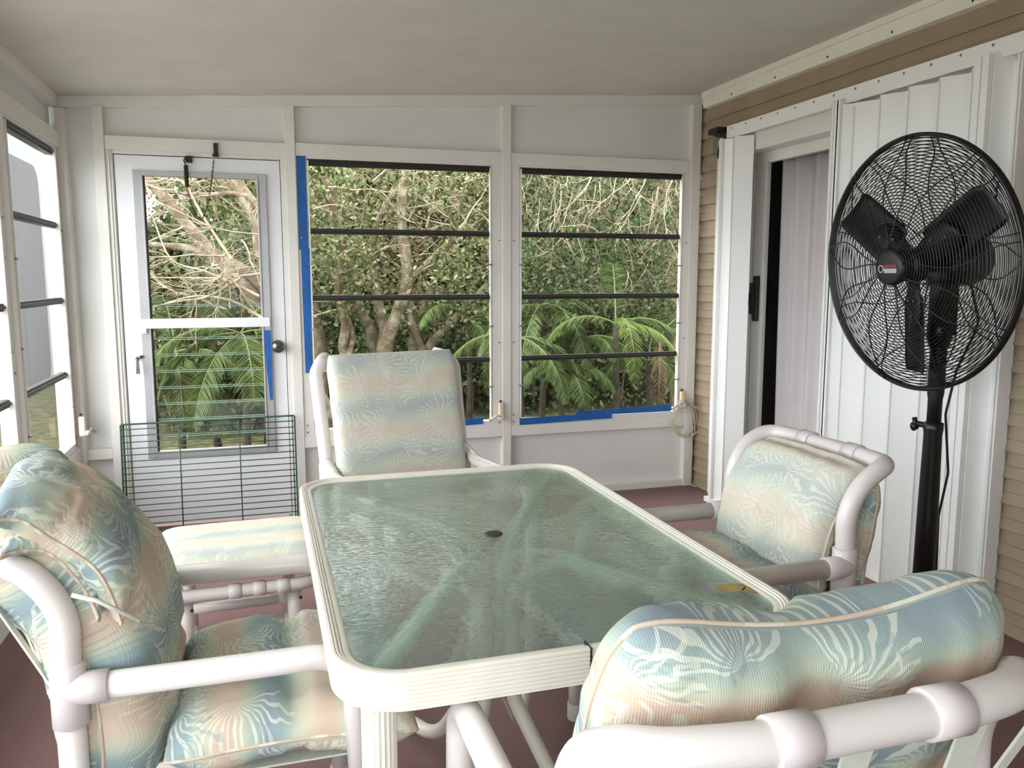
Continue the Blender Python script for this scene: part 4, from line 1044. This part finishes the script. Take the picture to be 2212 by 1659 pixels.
lv = m.build('foliage', 'olive_leaves', t1, fixn=False); lv['kind'] = 'stuff'
# --- leaning tree with bare boughs seen through the door
t2 = empty('leaning_tree', (1.7, 7.4, GZ)); tag(t2, 'leaning pale tree with long bare boughs crossing behind the entry door glass', 'tree')
base = Vector((1.6, 7.4, GZ))
for pxs, r0, r1, tb_ in (
    ([(720, 900), (640, 760), (560, 650), (470, 560), (400, 480), (330, 400), (250, 330)], .085, .035, True),
    ([(640, 720), (560, 610), (480, 560), (400, 535), (320, 528)], .06, .02, False),
    ([(640, 740), (590, 600), (555, 470), (500, 380), (480, 330)], .075, .05, False),
    ([(600, 560), (560, 450), (520, 420), (440, 420), (350, 415)], .035, .01, False),
    ([(600, 620), (560, 540), (540, 460), (430, 340)], .05, .03, False)):
    stem(t2, pxs, 7.1, .3, r0, r1, 'lichen_bark', 'bough', tb_)
for pxs, r0 in (([(600, 710), (555, 680), (500, 650), (420, 640), (330, 665)], .014), ([(560, 640), (500, 610), (440, 585), (370, 560), (330, 470)], .012),
                ([(500, 560), (440, 470), (400, 400), (360, 375)], .012), ([(570, 590), (480, 600), (400, 600), (320, 600)], .010), ([(520, 600), (450, 640), (390, 650), (330, 662)], .010)):
    pts = resample(smooth_px(pxs, 6.6, .2), 5); m = MB(); n = len(pts); m.tube([p - t2.location for p in pts], [r0 * (1 - .6 * i / n) for i in range(n)], 6, caps=False); m.build('branch', 'pale_twig', t2, fixn=False)
m = MB()
for _ in range(34):
    p = P(rnd(330, 620), rnd(370, 680), rnd(6.4, 7.6)) - t2.location
    twigs(m, p, (rnd(-1, .2), rnd(-.5, .5), rnd(-.3, .5)), rnd(.4, .9), rnd(.005, .009), 2, .28)
for _ in range(10):
    p = P(rnd(470, 520), rnd(570, 610), rnd(6.3, 6.6)) - t2.location
    twigs(m, p, (rnd(-1, 1), rnd(-.5, .5), rnd(-1, .4)), rnd(.3, .6), rnd(.004, .007), 2, .3)
m.build('twigs', 'pale_twig', t2, fixn=False)['kind'] = 'stuff'
m = MB()
for _ in range(34): leaves(m, P(rnd(260, 600), rnd(360, 640), rnd(7.6, 8.6)) - t2.location, (rnd(.15, .4),) * 3, 80, .05)
m.build('foliage', 'olive_leaves', t2, fixn=False)['kind'] = 'stuff'
# --- tree with hanging dead twigs outside the right-hand window
t3 = empty('drooping_tree', (4.9, 9.0, GZ)); tag(t3, 'tree with hanging tangles of dead pale twigs outside the right-hand window', 'tree')
off = t3.location
m = MB(); m.tube(resample([Vector((4.9, 9.0, GZ)) - off, Vector((4.8, 9.0, 1.2)) - off, Vector((4.5, 8.8, 2.6)) - off, Vector((3.9, 8.0, 3.6)) - off], 6), .09, 10); m.build('trunk', 'brown_bark', t3)
m = MB(); m.tube(resample([Vector((4.5, 8.8, 2.6)) - off, Vector((3.9, 7.9, 3.2)) - off, Vector((2.9, 7.2, 3.4)) - off, Vector((2.2, 6.9, 3.3)) - off], 6), .045, 8); m.build('bough', 'brown_bark', t3)
m = MB()
for q_ in range(34):
    p = P(1120 + q_ * 11.5 + rnd(-12, 12), rnd(300, 430), rnd(6.5, 8.0)) - off
    twigs(m, p, (rnd(-.5, .5), rnd(-.3, .3), -1), rnd(.3, .75), rnd(.004, .008), 2, .38, -.02, 7, 3)
for _ in range(16):
    p = P(rnd(1130, 1500), rnd(480, 620), rnd(7.2, 8.5)) - off
    twigs(m, p, (rnd(-.6, .6), rnd(-.3, .3), -.6), rnd(.3, .8), rnd(.005, .009), 2, .38, 0, 7, 3)
m.build('twigs', 'pale_twig', t3, fixn=False)['kind'] = 'stuff'
m = MB()
for _ in range(190): leaves(m, P(rnd(1100, 1520), rnd(310, 680), rnd(7.2, 9.6)) - off, (rnd(.15, .45),) * 3, 95, .05)
m.build('foliage', 'dark_leaves', t3, fixn=False)['kind'] = 'stuff'
# --- deeper trees filling the background, each with trunk and crown
def big_tree(x, y, h, r, mt, lab, cnt=14, per=520, size=.10):
    t = empty('background_tree', (x, y, GZ)); tag(t, lab, 'tree')
    m = MB(); m.tube(wander((0, 0, 0), (rnd(-.1, .1), 0, 1), h * .8, 7, .1), [.12 * (1 - .08 * i) for i in range(8)], 8); m.build('trunk', 'brown_bark', t)
    m = MB()
    for _ in range(cnt):
        z = rnd(.1, 1) * h; rr = r * (1 if z < h * .8 else .7)
        leaves(m, (rnd(-.6, .6) * rr, rnd(-.4, .4) * rr, z), (rr * .5, rr * .45, rr * .5), per, size)
    m.build('foliage', mt, t, fixn=False)['kind'] = 'stuff'
big_tree(-.75, 10.6, 4.2, .95, 'dark_leaves', 'dark leafy tree farthest left beyond the leaning boughs', 26)
big_tree(.6, 10.8, 4.3, 1.4, 'olive_leaves', 'olive green tree beyond the entry door glass', 26)
big_tree(1.9, 11.2, 4.0, 1.5, 'dry_leaves', 'brown and green tree behind the left part of the middle window', 24)
big_tree(3.2, 11.0, 4.6, 1.6, 'dark_leaves', 'dense dark tree behind the right part of the middle window', 28)
big_tree(4.6, 11.4, 4.8, 1.7, 'dark_leaves', 'dense green tree behind the left part of the right-hand window', 30)
big_tree(6.1, 11.0, 4.8, 1.7, 'dry_leaves', 'brownish tree behind the right part of the right-hand window', 30)
big_tree(7.6, 11.6, 5.0, 1.8, 'dark_leaves', 'dark green tree farthest right beyond the house corner', 24)
for k, x in enumerate((.7, 2.9, 5.1, 7.3, 9.5, 11.7)):
    t = empty('background_tree', (x, 14.6 + .5 * (k % 2), GZ)); tag(t, ('tall dense tree at the far back, leftmost of the back row', 'tall dense tree at the back beyond the leaning boughs', 'tall dense tree at the back beyond the many-stemmed tree',
        'tall dense tree at the back beyond the post between the large windows', 'tall dense tree at the back beyond the right-hand window', 'tall dense tree at the far back, rightmost of the back row')[k], 'tree')
    m = MB(); m.tube(wander((0, 0, 0), (0, 0, 1), 5, 7, .06), .16, 8); m.build('trunk', 'brown_bark', t)
    m = MB()
    for _ in range(34): leaves(m, (rnd(-1.5, 1.5), rnd(-.6, .6), rnd(.2, 5.6)), (.9, .6, .9), 260, .2)
    m.build('foliage', ('dark_leaves', 'dry_leaves', 'olive_leaves')[k % 3], t, fixn=False)['kind'] = 'stuff'
def hedge(x, y, w, lab, mt='dark_leaves'):
    o = empty('undergrowth_bush', (x, y, GZ)); tag(o, lab, 'bush')
    m = MB()
    for _ in range(14): leaves(m, (rnd(-.5, .5) * w, rnd(-.3, .3), rnd(0.1, 1.5)), (.5, .35, .4), 330, .08)
    m.build('foliage', mt, o, fixn=False)['kind'] = 'stuff'
    m = MB()
    for _ in range(6): m.tube(wander((rnd(-.4, .4) * w, rnd(-.2, .2), 0), (rnd(-.3, .3), 0, 1), 1.3, 5, .2), .012, 5)
    m.build('stem', 'brown_bark', o)
hedge(-.45, 9.6, 1.3, 'dark bush low behind the entry door louvres'); hedge(.7, 9.8, 2.0, 'dark bush behind the foot of the leaning tree')
hedge(2.6, 9.9, 2.0, 'dark bush behind the many-stemmed tree'); hedge(4.4, 9.9, 2.2, 'dark bush behind the palm fronds'); hedge(6.2, 10.0, 2.2, 'dry bush behind the right end of the palms', 'dry_leaves')

# --- palms
def frond(root, p0, d, L, w, mt='palm_leaves', grav=-.09, n=13, side=None):
    m = MB(); pts = [Vector(p0)]; dd = Vector(d).normalized()
    for i in range(n): dd = (dd + Vector((0, 0, grav * (1 + i * .12)))).normalized(); pts.append(pts[-1] + dd * L / n)
    m.tube(pts, [.009 * (1 - .8 * i / n) for i in range(n + 1)], 5, caps=False)
    up = Vector((0, 0, 1))
    for i in range(2, n):
        for h_ in range(6):
            u = h_ / 6; p = pts[i].lerp(pts[i + 1], u) if i < n else pts[i]; t = (pts[i + 1] - pts[i]).normalized()
            s0 = t.cross(up); s0 = s0.normalized() if s0.length > .05 else t.orthogonal().normalized()
            fr_ = (i + u) / n; ln = w * (math.sin(PI * min(1, .12 + fr_ * .86)) ** .6) * rnd(.85, 1.1)
            for sg in (-1, 1):
                a = (t * .75 + s0 * sg + up * rnd(-.35, .1)).normalized(); tip = p + a * ln + Vector((0, 0, -ln * rnd(.12, .4)))
                wv = a.cross(Vector((rnd(-.3, .3), rnd(-.3, .3), 1))).normalized() * .0065
                mid = p.lerp(tip, .5) + Vector((0, 0, ln * .07)); o = len(m.v)
                m.v += [tuple(p - wv * .5), tuple(p + wv * .5), tuple(mid + wv), tuple(tip), tuple(mid - wv)]
                m.f.append((o, o + 1, o + 2, o + 3, o + 4)); m.sm.append(False)
    return m.build('frond', mt, root, fixn=False)
def palm(px, py, Y, lab, fr, trunk=True):
    c = P(px, py, Y); r = empty('palm', (c.x, c.y, GZ)); tag(r, lab, 'palm')
    h_ = c.z - GZ
    m = MB(); m.tube([(0, 0, 0), (.02, 0, h_ * .5), (0, 0, h_)], [.04, .03, .025], 8); m.build('trunk', 'palm_trunk', r)
    for f in fr: frond(r, (0, 0, h_), *f)
random.seed(5)
palm(1255, 735, 7.0, 'bright green palm with short fronds in the middle of the right-hand window',
     [((1, -.4, .6), .55, 0.16), ((-.9, -.3, .7), .6, 0.16), ((.3, -.8, .5), .55, 0.16), ((-.3, .2, 1), .6, 0.14), ((.9, .3, .3), .7, 0.16)])
palm(1330, 700, 6.7, 'palm whose yellow-green frond hangs down in front of the right-hand window',
     [((-.05, -.35, .25), .95, 0.13, 'pale_palm_leaves', -.16), ((1, -.2, .5), .8, 0.19), ((.75, -.5, .2), .8, 0.17, 'pale_palm_leaves'), ((-1, .1, .6), .8, 0.17), ((.1, .3, 1), .9, 0.16)])
palm(1170, 660, 7.4, 'tall palm arching at the left side of the right-hand window',
     [((.8, -.3, .5), .7, 0.20), ((-.9, -.2, .2), .9, 0.20), ((.2, -.7, .1), 1.0, 0.19), ((1, .3, .9), .9, 0.19), ((-.4, -.5, -.1), .9, 0.17)])
palm(1120, 730, 6.6, 'low palm drooping at the bottom left of the right-hand window',
     [((.25, -.5, .0), .8, 0.15), ((.7, .1, .1), .8, 0.16), ((-.4, -.5, .2), .8, 0.16), ((-1, .1, .4), .8, 0.16)])
palm(1425, 730, 7.2, 'palm with dead brown fronds at the right edge of the right-hand window',
     [((-.2, -.4, -.2), .9, 0.11, 'dead_palm_leaves', -.12), ((.4, -.3, -.2), .9, 0.10, 'dead_palm_leaves', -.12), ((-.8, -.1, .6), .8, 0.16, 'pale_palm_leaves'), ((.6, .2, .8), .8, 0.16)])
palm(1010, 690, 8.0, 'palm showing between the right stems of the many-stemmed tree',
     [((.8, -.5, .5), .8, 0.19), ((-.6, -.4, .7), .8, 0.17), ((.2, -.8, .0), .9, 0.17), ((1, .2, .1), .9, 0.19)])
palm(520, 720, 6.8, 'dark palm crown behind the right part of the door louvres',
     [((.7, -.4, .3), .8, 0.20), ((-.8, -.3, .4), .9, 0.20), ((.1, -.7, .1), .9, 0.20), ((-.5, -.6, -.2), .9, 0.19), ((.5, .3, .9), .8, 0.17), ((-1, .2, .1), .9, 0.19)])
palm(380, 760, 7.4, 'dark palm crown behind the left part of the door louvres',
     [((.8, -.4, .3), .9, 0.20), ((-.8, -.3, .2), .9, 0.20), ((.1, -.7, .0), .9, 0.20), ((.6, -.5, -.3), .9, 0.19), ((-.1, .3, .9), .8, 0.17)])
palm(560, 480, 8.6, 'tall palm fronds high behind the entry door glass',
     [((-1, -.3, .3), 1.0, 0.23), ((-.5, -.5, .0), 1.0, 0.23), ((-.8, .2, .7), 1.0, 0.22), ((.4, -.3, .5), .9, 0.20)])
random.seed(9)
palm(1210, 800, 6.9, 'small feathery palm low at the foot of the right-hand window', [((.7, -.5, .5), .6, .16), ((-.8, -.3, .5), .6, .16), ((.1, -.9, .3), .6, .16), ((.2, .2, 1), .6, .16), ((-.4, -.6, .7), .6, .15)])
palm(1400, 780, 7.6, 'feathery palm low behind the hanging yellow-green frond', [((.7, -.5, .5), .8, .2), ((-.8, -.3, .5), .8, .2), ((.1, -.9, .3), .8, .2), ((.2, .2, 1), .8, .2), ((1, 0, .2), .8, .2)])
palm(455, 640, 8.2, 'palm with upright fronds deep behind the middle of the entry door', [((.7, -.5, .7), .9, .22), ((-.8, -.3, .7), .9, .22), ((.1, -.9, .4), .9, .2), ((.2, .2, 1), .9, .22), ((1, 0, .1), .9, .22), ((-1, -.2, .1), .9, .22)])
